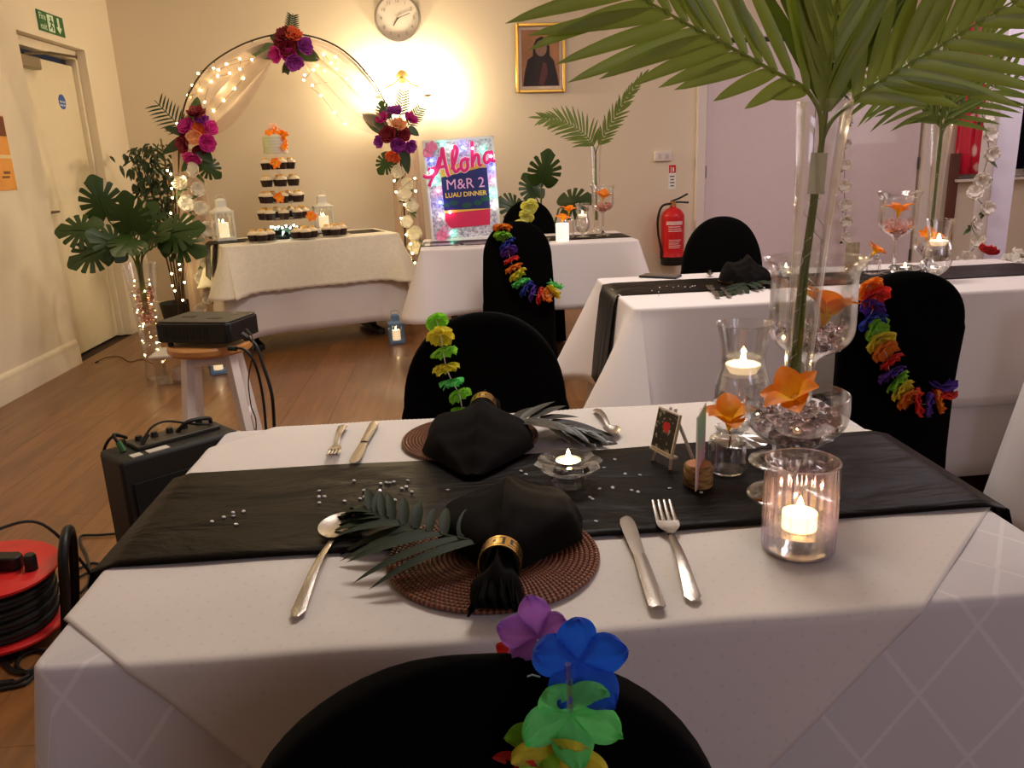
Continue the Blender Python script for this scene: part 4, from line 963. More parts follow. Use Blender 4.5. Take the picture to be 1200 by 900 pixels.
frond('palm_leaf', 'dark palm leaf lying on the right table in front of the napkin', (1.10, 2.86, zl), [(1.10, 2.86, zl), (1.05, 2.80, zl), (0.98, 2.73, zl - 0.004), (0.92, 2.68, zl - 0.008)], 8, lambda q, sd=1: 0.12 - 0.06 * q, 0.024, PALMT, (0, 0, 1), 0.1, 0.02, 24, 56, 0.003, 'palm leaves on the right table', 'palm leaf', 21)
crystals([(0.687, 2.802, 0.748), (0.732, 2.867, 0.748), (0.762, 2.884, 0.748), (0.703, 2.767, 0.748), (0.686, 2.698, 0.748), (0.778, 2.852, 0.748), (0.803, 2.871, 0.748), (0.820, 2.848, 0.748), (0.835, 2.833, 0.748), (0.849, 2.855, 0.748), (0.861, 2.862, 0.748)], 'small clear crystal on the runner of the right table near the phone', 'crystals at the left of the right table')
crystals([(0.999, 2.841, 0.748), (1.019, 2.763, 0.748), (1.036, 2.767, 0.748), (1.058, 2.786, 0.748), (1.067, 2.767, 0.748), (1.074, 2.744, 0.748)], 'small clear crystal beside the napkin on the right table', 'crystals beside the napkin on the right table', 1.2)
crystal_holder('faceted crystal tealight holder beside the napkin on the right table', (1.235, 2.95, Z2), 0.95)
tealight('lit tealight in the crystal holder on the right table', (1.235, 2.95, Z2 + 0.026), 0.019, 0.014, 0.25)
# right table centrepiece
t = thing('stemmed_cylinder_vase', 'stemmed glass cup with beads and orange flower on the right table', 'vase', (1.645, 2.93, Z2))
vessel(t, 'cup_glass', sp, GLASS, 36)
MB().lathe([(0.0001, 0.002), (0.042, 0.003), (0.012, 0.011), (0.0065, 0.03), (0.006, 0.10), (0.008, 0.126), (0.0001, 0.128)], 20).build('stem', LENS, t)
AMB = thin_glass('amber_glass_bead', tint=(0.96, 0.80, 0.76), edge=(0.36, 0.2, 0.18), gloss=2.4, rough=0.05)
beads('coppery glass beads in the stemmed cup on the right table', (1.645, 2.93, Z2), fill(sp, 0.150, 0.20, 0.0065), 170, 0.0065, AMB, 7)
orange_flower('orange flower in the stemmed glass cup on the right table', (1.640, 2.92, Z2 + 0.225), 0.052, (radians(6), 0, 0.7), 6, 0.95, seed=15)
t = thing('glass_compote', 'small footed glass bowl on the right table beside the stemmed cup', 'bowl', (1.735, 2.86, Z2))
cp2 = [(a * 0.8, b * 0.9) for a, b in cp]; vessel(t, 'bowl_glass', cp2, GLASS, 36); MB().lathe([(0.0001, 0.002), (0.044, 0.003), (0.016, 0.012), (0.009, 0.03), (0.01, 0.052), (0.0001, 0.054)], 20).build('stem', LENS, t)
beads('clear glass beads in the small footed bowl on the right table', (1.735, 2.86, Z2), fill(cp2, 0.062, 0.104, 0.006), 90, 0.006, BEAD, 8)
orange_flower('orange flower on the small footed bowl of the right table', (1.722, 2.85, Z2 + 0.132), 0.046, (radians(30), radians(-10), 0.2), 6, 0.8, seed=16)
hurricane('waisted hurricane glass with floating candle at the front of the right table', (1.670, 2.699, 0.748), 1.06, None, 'lit candle floating in the hurricane glass on the right table', 0.35)
t = thing('log_card_holder', 'short slice of log with a tiny card on the right table', 'card holder', (1.50, 2.97, Z2))
MB().lathe([(0.0001, 0), (0.021, 0), (0.021, 0.034), (0.0001, 0.034)], 24).build('log', LOG, t)
MB().box((0, 0, 0.075), (0.055, 0.0016, 0.085)).build('card_stock', pm('mottled_card', (150, 140, 120), 0.6, var=0.5, vs=60), t)
t = thing('bottle_vase', 'small glass bottle with an orange flower on the right table', 'vase', (1.565, 2.93, Z2))
vessel(t, 'glass', smooth_prof([(0.024, 0), (0.0275, 0.003), (0.028, 0.012), (0.028, 0.045), (0.0265, 0.055), (0.0195, 0.061), (0.0178, 0.066), (0.0178, 0.070), (0.020, 0.074)], 4), GLASS)
orange_flower('orange flower in the small bottle of the right table', (1.565, 2.928, Z2 + 0.082), 0.045, (radians(10), radians(30), 0.0), 6, 0.8, seed=18, stem=0.045)
crystal_holder('faceted crystal tealight holder under the orange flower of the right table', (1.615, 2.80, Z2), 1.05)
tealight('lit tealight in the crystal holder under the orange flower', (1.615, 2.80, Z2 + 0.0275), 0.019, 0.014, 0.2)
t = thing('trumpet_vase', 'tall clear trumpet vase with palm fronds on the right table', 'vase', (1.835, 3.02, Z2))
vessel(t, 'vase_glass', tp, GLASS, 32, 0.0025)
b2 = Vector((1.835, 3.02, Z2)); G2 = 'palm fronds in the right table vase'
def f2(label, mids, n, L, sd, a=(30, 52)):
    o_ = Vector((0.003 * sd, 0.003 * (sd % 3 - 1), 0.08)); pts = [b2 + o_, b2 + Vector((0.001 * sd, 0, 0.30)), b2 + Vector((0.002 * sd, 0, 0.49))] + [b2 + Vector(q) for q in mids]
    frond('palm_frond', label, b2 + o_, pts, n, lambda q, sd=1: L * (0.75 + 0.3 * sin(pi * q)), 0.019, DPG, (0, -1, 0.35), 0.12, 0.42, a[0], a[1], 0.004, G2, seed=40 + sd)
f2('dark palm frond arching left from the right table vase', [(-0.03, -0.01, 0.56), (-0.12, -0.02, 0.62), (-0.22, -0.04, 0.65), (-0.33, -0.06, 0.66)], 11, 0.20, -1)
f2('dark palm frond arching right from the right table vase', [(0.05, 0.0, 0.56), (0.13, 0.0, 0.63), (0.24, 0.0, 0.68), (0.36, 0.0, 0.70)], 11, 0.20, 1)
f2('dark palm frond standing up in the right table vase', [(-0.01, 0.01, 0.60), (-0.03, 0.02, 0.74), (-0.06, 0.03, 0.88)], 10, 0.24, 2, (24, 34))
f2('dark palm frond leaning right in the right table vase', [(0.03, 0.0, 0.60), (0.09, 0.02, 0.72), (0.17, 0.03, 0.84)], 10, 0.22, -2, (24, 40))
# third table at the right edge
table('folding table under a white cloth at the right edge of the view', 2.40, 1.80, 1.18, 0.98, 0.738)
tablecloth('white cloth falling to the floor at the right edge of the view', 2.40, 1.80, 1.20, 1.0, 0.7425, 0.03, LINEN, flare=0.10, cf=0.06, fold=0.022, nf=5, seed=12)

# ============================================================ two-seat table under the sign
table('folding table in front of the lit greeting sign', 0.425, 4.95, 1.24, 0.65, 0.735)
tablecloth('white cloth with short hem over the table under the greeting sign', 0.425, 4.95, 1.26, 0.67, 0.7425, 0.37, LINEN, flare=0.04, cf=0.10, fold=0.01, seed=15)
runner('black runner on the table under the greeting sign', 0.425, 4.93, 1.27, 0.28, 0.745, SATIN, 0.05)
chair('black covered chair before the greeting sign table, long rainbow lei on it', 0.325, 4.33, radians(-3), 0.905, 0.18, 0.185, seed=17)
chair('black covered chair behind the greeting sign table, lemon lei on it', 0.50, 5.52, pi, 0.95, 0.18, 0.19, seed=18)
lei('long rainbow flower lei on the chair before the greeting sign', [(0.250, 4.260, 0.890), (0.252, 4.260, 0.837), (0.268, 4.260, 0.783), (0.279, 4.260, 0.729), (0.291, 4.260, 0.683), (0.316, 4.260, 0.628), (0.333, 4.260, 0.586), (0.368, 4.260, 0.538), (0.413, 4.260, 0.513), (0.459, 4.260, 0.506), (0.496, 4.260, 0.513), (0.516, 4.300, 0.543)], ['orange', 'lime', 'navy', 'violet', 'red', 'orange', 'yellow', 'green', 'navy', 'violet', 'red', 'orange', 'yellow', 'green', 'navy'], 0.045, None, 0.042, 51, ((0, -1, 0.35), 0.3))
lei('short lemon flower lei on the chair behind the greeting sign table', [(0.503, 5.460, 0.924), (0.489, 5.460, 0.869), (0.453, 5.460, 0.803)], ['lemon', 'lemon', 'lemon'], 0.055, None, 0.045, 52, ((0, -1, 0.35), 0.35))
# greeting sign
k = NT('silver_glitter'); co = k.coord()
vv = k.n('TexVoronoi', {'Vector': co, 'Scale': 90.0}).outputs['Color']; gz = k.n('SeparateColor', {0: vv}).outputs[0]
SILV = k.end(k.n('BsdfPrincipled', {'Base Color': k.mix(gz, lin((150, 140, 160)), lin((236, 232, 240))), 'Roughness': 0.45, 'Metallic': 0.25}).outputs[0])
SG = thing('greeting_sign', 'silver glitter greeting board with pink lettering and coloured lights', 'sign', (0.07, 5.17, 0.747), rot=(radians(-4), radians(-2.0), 0))
SWd, SHt = 0.425, 0.605
MB().box((0, 0, SHt / 2), (SWd, 0.018, SHt)).build('backing_board', SILV, SG, bevel=0.003)
fm = MB()
for x in (-SWd / 2, SWd / 2): fm.box((x, -0.006, SHt / 2), (0.016, 0.024, SHt + 0.016))
for z in (0, SHt): fm.box((0, -0.006, z), (SWd + 0.016, 0.024, 0.016))
fm.build('sign_frame', WHITEM, SG, bevel=0.003)
MB().box((0.0, 0.05, 0.15), (0.10, 0.10, 0.012), R=Matrix.Rotation(radians(-60), 3, 'X')).build('prop_stand', WHITEM, SG)
def slab(name, pts, col, th=0.004, y=-0.014, rough=0.45):
    return MB().poly(pts, th, 'y').build(name, pm(name, col, rough, var=0.04), SG, (0, y, 0), smooth=False)
slab('yellow_band', [(-0.125, 0.385), (0.155, 0.40), (0.155, 0.46), (-0.125, 0.46)], (236, 178, 52))
slab('navy_panel', [(-0.125, 0.185), (0.165, 0.175), (0.165, 0.425), (0.12, 0.425), (-0.125, 0.385)], (26, 34, 96), 0.004, -0.0155)
for (a, b, c_) in ((-0.06, 0.225, 0.03), (0.02, 0.205, 0.035), (0.09, 0.215, 0.03), (0.14, 0.235, 0.03), (-0.11, 0.215, 0.025)):
    MB().poly([(a + c_ * cos(q * pi / 3 + a * 9), b + 0.55 * c_ * sin(q * pi / 3 + a * 9)) for q in range(6)], 0.002, 'y').build('leaf_print', pm('leaf_print_green', (20, 74, 60), 0.5), SG, (0, -0.0165, 0), smooth=False)
slab('gold_rule', [(-0.125, 0.165), (0.165, 0.172), (0.165, 0.190), (-0.125, 0.180)], (236, 190, 70), 0.0045, -0.0148)
slab('red_panel', [(-0.12, 0.07), (0.155, 0.075), (0.165, 0.172), (-0.125, 0.165)], (214, 40, 84))
LPK = pm('pink_lettering', (236, 170, 214), 0.5); LYL = pm('yellow_lettering', (240, 196, 90), 0.5)
text('M&R 2', 0.088, LPK, SG, (0.022, -0.0165, 0.335), (pi / 2, 0, 0), 'pink_lettering', 0.0012, bold=0.0)
text('LUAU DINNER', 0.040, LYL, SG, (0.02, -0.0175, 0.272), (pi / 2, 0, 0), 'yellow_lettering', 0.0012, bold=0.0008)
HOT = pm('magenta_lettering', (224, 30, 110), 0.4); HAL = pm('pale_lettering_border', (246, 214, 226), 0.5)
strokes = [[(-0.235, 0.425), (-0.20, 0.415), (-0.15, 0.44), (-0.115, 0.52), (-0.10, 0.585), (-0.095, 0.52), (-0.085, 0.44), (-0.075, 0.41)], [(-0.205, 0.36), (-0.165, 0.43), (-0.12, 0.53)], [(-0.20, 0.46), (-0.14, 0.468), (-0.085, 0.475)],
    [(-0.055, 0.45), (-0.03, 0.50), (-0.01, 0.565), (-0.025, 0.585), (-0.042, 0.54), (-0.045, 0.465), (-0.03, 0.435), (-0.005, 0.455)],
    [(0.035, 0.51), (0.012, 0.495), (0.005, 0.46), (0.022, 0.437), (0.045, 0.455), (0.045, 0.495), (0.033, 0.51), (0.06, 0.50)],
    [(0.085, 0.61), (0.08, 0.53), (0.075, 0.455)], [(0.078, 0.48), (0.10, 0.525), (0.118, 0.52), (0.118, 0.47), (0.135, 0.462)],
    [(0.195, 0.535), (0.168, 0.535), (0.152, 0.50), (0.162, 0.475), (0.185, 0.49), (0.20, 0.54), (0.20, 0.49), (0.222, 0.48)]]
for w_, y_, m_, nm in ((0.0145, -0.0175, HAL, 'pale_border'), (0.0100, -0.0205, HOT, 'greeting_lettering')):
    m = MB()
    for s_ in strokes:
        Q = cat_rom([(a, 0, b - 0.022) for a, b in s_], 8); m.tube([(q.x, y_, q.z) for q in Q], w_, 8, flat=1.0)
    m.v = [(x, y_ + (y - y_) * 0.18, z) for x, y, z in m.v]; m.build(nm, m_, SG, ang=60)
PINKFL = pm('pink_paper_flower', (238, 130, 170), 0.6)
for a, b in ((-0.165, 0.575), (-0.19, 0.54), (-0.12, 0.055), (-0.155, 0.03)):
    f = blossom_mb(0.035, 5, 0.4, int(a * 999)); o = f.build('paper_flower', PINKFL, SG, (a, -0.014, b), (pi / 2, 0, 0))
# LED string of the sign
LS = thing('led_string', 'string of coloured bulbs framing the greeting sign', 'string lights', (0.07, 5.17, 0.747), rot=(radians(-4), radians(-2.0), 0))
LP = [(-0.10, 0.585, 'green'), (-0.045, 0.56, 'white'), (0.025, 0.555, 'blue'), (0.085, 0.545, 'pink'), (0.15, 0.535, 'green'), (-0.175, 0.49, 'blue'), (-0.18, 0.43, 'white'), (-0.165, 0.36, 'green'), (-0.15, 0.305, 'pink'), (-0.145, 0.235, 'blue'), (-0.14, 0.155, 'white'), (-0.09, 0.17, 'pink'), (-0.09, 0.045, 'green'), (0.205, 0.42, 'blue'), (0.195, 0.345, 'pink'), (0.195, 0.265, 'green'), (0.19, 0.195, 'white'), (0.195, 0.49, 'white')]
RGBW = {'green': (70, 255, 200), 'blue': (70, 100, 255), 'white': (255, 240, 225), 'pink': (255, 120, 170)}
EM = {c_: emis('led_' + c_, v, 26) for c_, v in RGBW.items()}
for a, b, c_ in LP: tag(MB().ball((0, 0, 0), 0.0085, 10, 6).build('bulb', EM[c_], LS, (a, -0.026, b)), c_ + ' bulb')
MB().tube(cat_rom([(a, -0.020, b) for a, b, _ in [LP[i] for i in (17, 4, 3, 2, 1, 0, 5, 6, 7, 8, 9, 10, 12)]], 4), 0.0016, 5).build('wire', pm('clear_wire', (210, 210, 214), 0.4), LS)
for (a, b, c_, pw_) in ((-0.16, 0.40, (0.4, 1, 0.8), 0.10), (-0.14, 0.22, (0.35, 0.4, 1), 0.12), (0.19, 0.28, (0.4, 1, 0.8), 0.10), (0.2, 0.42, (0.35, 0.4, 1), 0.12), (0.02, 0.56, (0.8, 0.75, 1), 0.12)):
    point('sign_led_light', (0.07 + a, 5.10, 0.75 + b), pw_, c_, 0.004)
# sign table things
for i, (lab, p, sc_) in enumerate((('hurricane glass with floating candle on the greeting sign table', (0.775, 4.92, Z2 - 0.001), 0.98),)):
    hurricane(lab, p, sc_, None, 'lit candle floating in the glass on the greeting sign table', 0.3)
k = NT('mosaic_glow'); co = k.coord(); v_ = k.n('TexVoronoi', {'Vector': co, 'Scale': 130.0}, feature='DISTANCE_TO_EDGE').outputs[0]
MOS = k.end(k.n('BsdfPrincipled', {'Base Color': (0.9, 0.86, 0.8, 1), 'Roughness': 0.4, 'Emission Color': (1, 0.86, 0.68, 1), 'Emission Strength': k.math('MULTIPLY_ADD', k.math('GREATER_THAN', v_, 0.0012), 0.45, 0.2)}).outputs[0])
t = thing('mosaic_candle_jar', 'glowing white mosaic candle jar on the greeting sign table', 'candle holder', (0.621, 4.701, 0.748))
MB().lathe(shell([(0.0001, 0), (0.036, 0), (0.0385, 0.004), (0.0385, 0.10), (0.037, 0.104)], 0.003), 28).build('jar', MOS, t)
f_ = orange_flower('orange flower behind the glowing mosaic jar', (0.690, 4.905, Z2 + 0.155), 0.05, (radians(10), 0, 0), 6, 0.8, seed=24)
t = thing('bottle_vase', 'small glass bottle under the orange flower on the greeting sign table', 'vase', (0.690, 4.905, Z2 - 0.001))
vessel(t, 'glass', [(a * 1.1, b * 1.9) for a, b in smooth_prof([(0.024, 0), (0.0275, 0.003), (0.028, 0.012), (0.028, 0.045), (0.0265, 0.055), (0.0195, 0.061), (0.0178, 0.066), (0.0178, 0.070), (0.020, 0.074)], 3)], GLASS)
orange_flower('orange flower on top of the glowing mosaic jar', (0.628, 4.735, Z2 + 0.122), 0.048, (radians(16), 0, 0.5), 6, 0.55, seed=25)
t = thing('stemmed_cylinder_vase', 'stemmed glass cup with copper beads on the greeting sign table', 'vase', (0.905, 4.95, Z2 - 0.001))
vessel(t, 'cup_glass', sp, GLASS, 32); MB().lathe([(0.0001, 0.002), (0.042, 0.003), (0.012, 0.011), (0.0065, 0.03), (0.006, 0.10), (0.008, 0.126), (0.0001, 0.128)], 20).build('stem', LENS, t)
beads('coppery beads in the stemmed cup on the greeting sign table', (0.905, 4.95, Z2 - 0.001), fill(sp, 0.150, 0.195, 0.007), 130, 0.007, AMB, 9)
orange_flower('yellow-orange flower in the stemmed cup on the greeting sign table', (0.905, 4.93, Z2 + 0.225), 0.058, (radians(20), 0, 0.3), 6, 0.9, seed=26)
t = thing('trumpet_vase', 'tall clear trumpet vase with two palm fronds by the greeting sign', 'vase', (0.895, 5.12, Z2 - 0.001))
vessel(t, 'vase_glass', tp, GLASS, 28, 0.0025)
b3 = Vector((0.895, 5.12, Z2))
def f3(label, mids, n, L, sd, n0=(0, -1, 0.35), a=(28, 56)):
    o_ = Vector((0.004 * sd, 0, 0.08)); pts = [b3 + o_, b3 + Vector((0.002 * sd, 0, 0.3)), b3 + Vector((0.001 * sd, 0, 0.48))] + [b3 + Vector(q) for q in mids]
    frond('palm_frond', label, b3 + o_, pts, n, lambda q, sd=1: L * (0.55 + 0.5 * sin(pi * min(1, q + 0.15))), 0.016, DPG, n0, 0.08, 0.42, a[0], a[1], 0.005, 'palm fronds by the greeting sign', seed=60 + sd)
f3('green palm frond arching left from the vase by the greeting sign', [(-0.03, 0, 0.56), (-0.11, -0.01, 0.635), (-0.21, -0.02, 0.685), (-0.33, -0.03, 0.705)], 18, 0.15, -1)
f3('green palm frond leaning up right from the vase by the greeting sign', [(0.04, 0, 0.57), (0.11, 0, 0.68), (0.19, 0, 0.80), (0.29, 0, 0.92)], 18, 0.11, 1, (0.5, -0.5, 0.4), (24, 44))
spoon('steel spoon on the greeting sign table left of the front chair', (-0.02, 4.72), (0.14, 4.70), Z2 - 0.001)
fork('steel fork on the greeting sign table right of the front chair', (0.56, 4.86), (0.53, 4.68), Z2 - 0.001)
for i, (lab, a, b) in enumerate((('silver print card lying on the left of the greeting sign table', -0.10, 4.86), ('silver print card lying near the front chair on the greeting sign table', 0.13, 4.83))):
    tag(MB().box((0, 0, 0.001), (0.17, 0.12, 0.002)).build('printed_sheet', pm('grey_print', (120, 114, 124), 0.35, var=0.5, vs=30), None, (a, b, Z2 - 0.0015), (0, 0, 0.2 * i)), lab, 'card')
# monstera behind the sign table
PT = thing('potted_monstera', 'monstera plant behind the greeting sign table by the wall', 'plant', (0.62, 6.0, 0))
MB().lathe(shell([(0.0001, 0), (0.11, 0), (0.14, 0.24), (0.15, 0.26)], 0.008), 28).build('pot', pm('dark_plant_pot', (40, 36, 34), 0.6), PT)
MB().lathe([(0.0001, 0.20), (0.13, 0.20), (0.0001, 0.215)], 20).build('soil', pm('potting_soil', (40, 28, 20), 0.95), PT)
for i, (p, fw_, L) in enumerate(((( 0.02, -0.06, 1.02), (0.2, -0.5, 1), 0.27), ((0.14, -0.08, 0.86), (0.9, -0.4, 0.35), 0.26), ((-0.12, -0.1, 0.84), (-0.8, -0.5, 0.5), 0.24), ((0.12, -0.16, 0.66), (0.5, -0.8, -0.5), 0.30), ((-0.03, -0.15, 0.74), (-0.3, -1, 0.3), 0.22), ((0.0, 0.05, 0.92), (-0.4, 0.1, 1), 0.22), ((0.2, -0.05, 0.62), (0.9, -0.5, -0.3), 0.24))):
    MB().tube(cat_rom([(0.02 * cos(i), 0.02 * sin(i), 0.205), (p[0] * 0.4, p[1] * 0.5, p[2] * 0.65), p], 6), 0.007, 6).build('stem', STEMG, PT)
    monstera_mb(L, i).build('leaf', LEAFM, PT, p, orient(fw_, (0.1, -0.9, 0.45)), ang=80)
# ============================================================ cake table
CC = Vector((-1.08, 5.94, 0)); CR = radians(22.3)
def CT(x, y, z=0.0): return (CC.x + x * cos(CR) - y * sin(CR), CC.y + x * sin(CR) + y * cos(CR), z)
table('folding table with black feet under the cupcake tower', CC.x, CC.y, 1.19, 0.60, 0.735, CR)
tablecloth('plain white long cloth under the lace cloth on the cupcake table', CC.x, CC.y, 1.20, 0.61, 0.7405, 0.13, LINEN, CR, 0.03, 0.05, 0.008, seed=21)
tablecloth('ivory lace cloth with scalloped hem over the cupcake table', CC.x, CC.y, 1.21, 0.62, 0.7425, 0.42, LACE, CR, 0.045, 0.11, 0.010, seed=22, scallop=0.012)
runner('black runner along the cupcake table, hanging off its left end', CC.x - 0.05, CC.y + 0.03, 1.23, 0.30, 0.7445, SATIN, 0.24, CR)
ZC_ = 0.7475
def lantern(label, loc, w, h, mat, clabel, rz=0.0, power=0.3, clear=True):
    t = thing('candle_lantern', label, 'lantern', loc, rz, None); b = h * 0.66
    MB().box((0, 0, 0.012), (w, w, 0.024)).build('base', mat, t, bevel=0.004)
    for sx in (-1, 1):
        for sy in (-1, 1): MB().box((sx * (w / 2 - 0.006), sy * (w / 2 - 0.006), b / 2), (0.011, 0.011, b)).build('corner_post', mat, t, smooth=False)
    r = MB(); r.box((0, 0, b), (w + 0.006, w + 0.006, 0.016)); r.build('top_rim', mat, t, bevel=0.003)
    c = MB(); 
    for q in range(4):
        R = Matrix.Rotation(q * pi / 2, 3, 'Z')
        for i in range(5): c.box(R @ Vector((-w * 0.36 + w * 0.18 * i, w / 2 - 0.006, b - 0.022)), (0.008, 0.004, 0.03), R=R)
    c.build('cutout_band', mat, t, smooth=False)
    m = MB().lathe([(w * 0.62, b + 0.008), (w * 0.36, b + h * 0.10), (w * 0.34, b + h * 0.12), (w * 0.34, b + h * 0.26), (w * 0.2, b + h * 0.30), (0.0001, b + h * 0.31)], 4); m.xf(Matrix.Rotation(pi / 4, 4, 'Z'))
    m.build('roof', mat, t, smooth=False)
    MB().tube([(0.03 * cos(a), 0, b + h * 0.32 + 0.022 * sin(a)) for a in [pi * i / 10 - 0.2 for i in range(12)]], 0.002, 5).build('hanging_ring', mat, t)
    for q in range(4):
        R = Matrix.Rotation(q * pi / 2, 3, 'Z'); MB().box(R @ Vector((0, w / 2 - 0.004, b / 2)), (w - 0.024, 0.0018, b - 0.03), R=R).build('pane', GLASS, t, smooth=False)
    c = thing('pillar_candle', clabel, 'candle', (loc[0], loc[1], loc[2] + 0.0245)); ch = b * 0.5; cr = w * 0.27
    MB().lathe([(0.0001, 0), (cr, 0), (cr, ch), (cr * 0.8, ch - 0.002), (0.0001, ch - 0.005)], 20).build('wax', WAX, c); flame(c, (0, 0, ch - 0.003), 0.028)
    if power: point('candle_light', (loc[0], loc[1], loc[2] + ch + 0.011), power, (1, 0.68, 0.36), 0.004)
LW = pm('lantern_white', (226, 222, 210), 0.45)
lantern('white metal lantern at the left back of the cupcake table', CT(-0.53, 0.13, ZC_), 0.13, 0.30, LW, 'lit pillar candle in the left white lantern', CR + 0.1)
lantern('white metal lantern right of the cupcake tower', CT(0.20, 0.22, ZC_), 0.135, 0.285, LW, 'lit pillar candle in the right white lantern', CR - 0.1)
BLUEL = pm('lantern_blue', (108, 138, 176), 0.5)
lantern('small blue metal lantern on the floor right of the cupcake table', (-0.455, 5.60, 0), 0.105, 0.215, BLUEL, 'lit candle in the blue lantern by the cupcake table', 0.2, 0.35)
lantern('small blue metal lantern on the floor seen behind the white stool', (-1.53, 5.0, 0), 0.105, 0.215, BLUEL, 'lit candle in the blue lantern behind the stool', 0.4, 0.3)
# cupcake tower
CASE = pm('dark_cupcake_case', (44, 22, 14), 0.7, bump=0.3, bs=300); FROST = pm('cream_frosting', (232, 212, 180), 0.55, var=0.08, vs=60); FROSTB = pm('toasted_frosting', (214, 160, 84), 0.55, var=0.12, vs=60); TOPY = pm('yellow_sugar_topping', (238, 180, 60), 0.5, var=0.1)
def cupcake():
    t = thing('cupcake', 'x', 'cupcake', (0, 0, 0))
    MB().lathe([(0.0001, 0), (0.028, 0), (0.037, 0.044), (0.0001, 0.044)], 24, fn=lambda a, z: 1 + 0.035 * cos(a * 12)).build('case', CASE, t)
    MB().lathe([(0.0001, 0.044), (0.038, 0.045), (0.038, 0.052), (0.031, 0.061), (0.022, 0.063), (0.018, 0.070), (0.007, 0.075), (0.0001, 0.077)], 20).build('frosting', FROST, t)
    MB().lathe([(0.0001, 0.068), (0.017, 0.070), (0.014, 0.078), (0.0001, 0.081)], 10, fn=lambda a, z: 1 + 0.25 * cos(a * 5)).build('sugar_flower', TOPY, t)
    return t
proto = cupcake(); first = [True]
def put_cupcake(loc, rz, label, group):
    if first[0]: first[0] = False; proto.location = loc; proto.rotation_euler = (0, 0, rz); proto['label'] = label; proto['group'] = group; return
    dup(proto, loc, rz, label, group)
TX, TY = CT(-0.12, 0.06)[:2]
tiers = [((-1.131, 5.910, 1.216)[2], 0.085, 4, 'top'), ((-1.144, 5.910, 1.101)[2], 0.105, 6, 'second'), ((-1.151, 5.910, 0.990)[2], 0.125, 7, 'third'), ((-1.157, 5.910, 0.877)[2], 0.145, 9, 'bottom')]
T = thing('cupcake_stand', 'clear tiered stand with leafy lit base carrying the cupcakes', 'cake stand', (TX, TY, ZC_))
ZK = (-1.148, 5.910, 1.326)[2]
MB().lathe(shell([(0.0001, 0), (0.10, 0), (0.085, 0.02), (0.09, 0.05), (0.075, 0.07)], 0.006), 28).build('base_bowl', pm('dark_green_base', (24, 34, 22), 0.5), T)
MB().tube([(0, 0, 0.05), (0, 0, ZK - ZC_ - 0.005)], 0.012, 12).build('centre_post', GLASS, T)
for (z, r, n, nm) in tiers: MB().lathe([(0.0001, z - ZC_ - 0.004), (r + 0.03, z - ZC_ - 0.004), (r + 0.03, z - ZC_ - 0.0005), (0.0001, z - ZC_ - 0.0005)], 36).build('tier_plate', GLASS, T)
MB().lathe([(0.0001, ZK - ZC_ - 0.006), (0.075, ZK - ZC_ - 0.006), (0.075, ZK - ZC_ - 0.001), (0.0001, ZK - ZC_ - 0.001)], 32).build('tier_plate', GLASS, T)
WLED = emis('cool_white_led', (225, 255, 235), 30)
for i in range(9): MB().ball((0, 0, 0), 0.007, 8, 5).build('led_bulb', WLED, T, (0.10 * cos(-pi / 2 + (i - 4) * 0.28), 0.10 * sin(-pi / 2 + (i - 4) * 0.28), 0.075 + 0.008 * sin(i * 3)))
for i in range(26):
    a = i * 2 * pi / 26; d = Vector((cos(a), sin(a), 0.25 + 0.2 * sin(i * 5)))
    leaflet_mb(Vector((0.07 * cos(a), 0.07 * sin(a), 0.045)), d, Vector((-0.3 * cos(a), -0.3 * sin(a), 1)), 0.10 + (0.13 if i % 5 == 0 else 0.02 * (i % 3)), 0.022, 0.25).build('leaf', pm('base_leaf_green', (36, 70, 36), 0.45), T, ang=80)
point('stand_led_light', (TX + 0.02, TY - 0.17, ZC_ + 0.09), 0.25, (0.85, 1, 0.9), 0.005)
for (z, r, n, nm) in tiers:
    A_ = [2 * pi * (i + 0.3) / n - pi / 2 for i in range(n)]; fr_ = sorted([a for a in A_ if sin(a) < 0.25], key=lambda a: cos(a)); bk = [a for a in A_ if a not in fr_]
    for a in A_:
        lab = 'cupcake %s from the left at the front of the %s tier' % (('first', 'second', 'third', 'fourth', 'fifth', 'sixth', 'seventh')[fr_.index(a)], nm) if a in fr_ else 'cupcake at the back of the %s tier of the clear stand' % nm
        put_cupcake((TX + r * cos(a), TY + r * sin(a), z), a, lab, 'cupcakes on the %s tier' % nm)
for q, (nm, lx, ly) in enumerate((('left', -0.335, -0.205), ('middle', -0.045, -0.215), ('right', 0.175, -0.17))):
    p = CT(lx, ly, ZC_); t = thing('glass_plate', '%s clear glass plate of cupcakes at the front of the cupcake table' % nm, 'plate', p)
    MB().lathe(shell([(0.0001, 0), (0.085, 0), (0.108, 0.008), (0.110, 0.010)], 0.003), 36).build('plate_body', GLASS2, t)
    for i in range(4): a = i * pi / 2 + 0.3; put_cupcake((p[0] + 0.054 * cos(a), p[1] + 0.054 * sin(a), p[2] + 0.0035), a, '%s cupcake of four on the %s glass plate of the cupcake table' % (('right', 'back', 'left', 'front')[i], nm), 'cupcakes on the %s plate' % nm)
K = thing('small_cake', 'small pale ombre cake on top of the cupcake stand', 'cake', (TX - 0.005, TY, ZK))
k = NT('ombre_icing'); sx = k.n('SeparateXYZ', {0: k.coord()}).outputs[0]
r_ = k.n('ValToRGB', {0: k.math('MULTIPLY_ADD', sx, 5.5, 0.5)}); e = r_.color_ramp.elements; e[0].color = (*lin((206, 214, 150)), 1); e[1].color = (*lin((216, 206, 214)), 1)
MB().lathe([(0.0001, 0), (0.082, 0), (0.082, 0.108), (0.078, 0.113), (0.0001, 0.114)], 40).build('iced_cake', k.end(k.n('BsdfPrincipled', {'Base Color': r_.outputs[0], 'Roughness': 0.5}).outputs[0]), K)
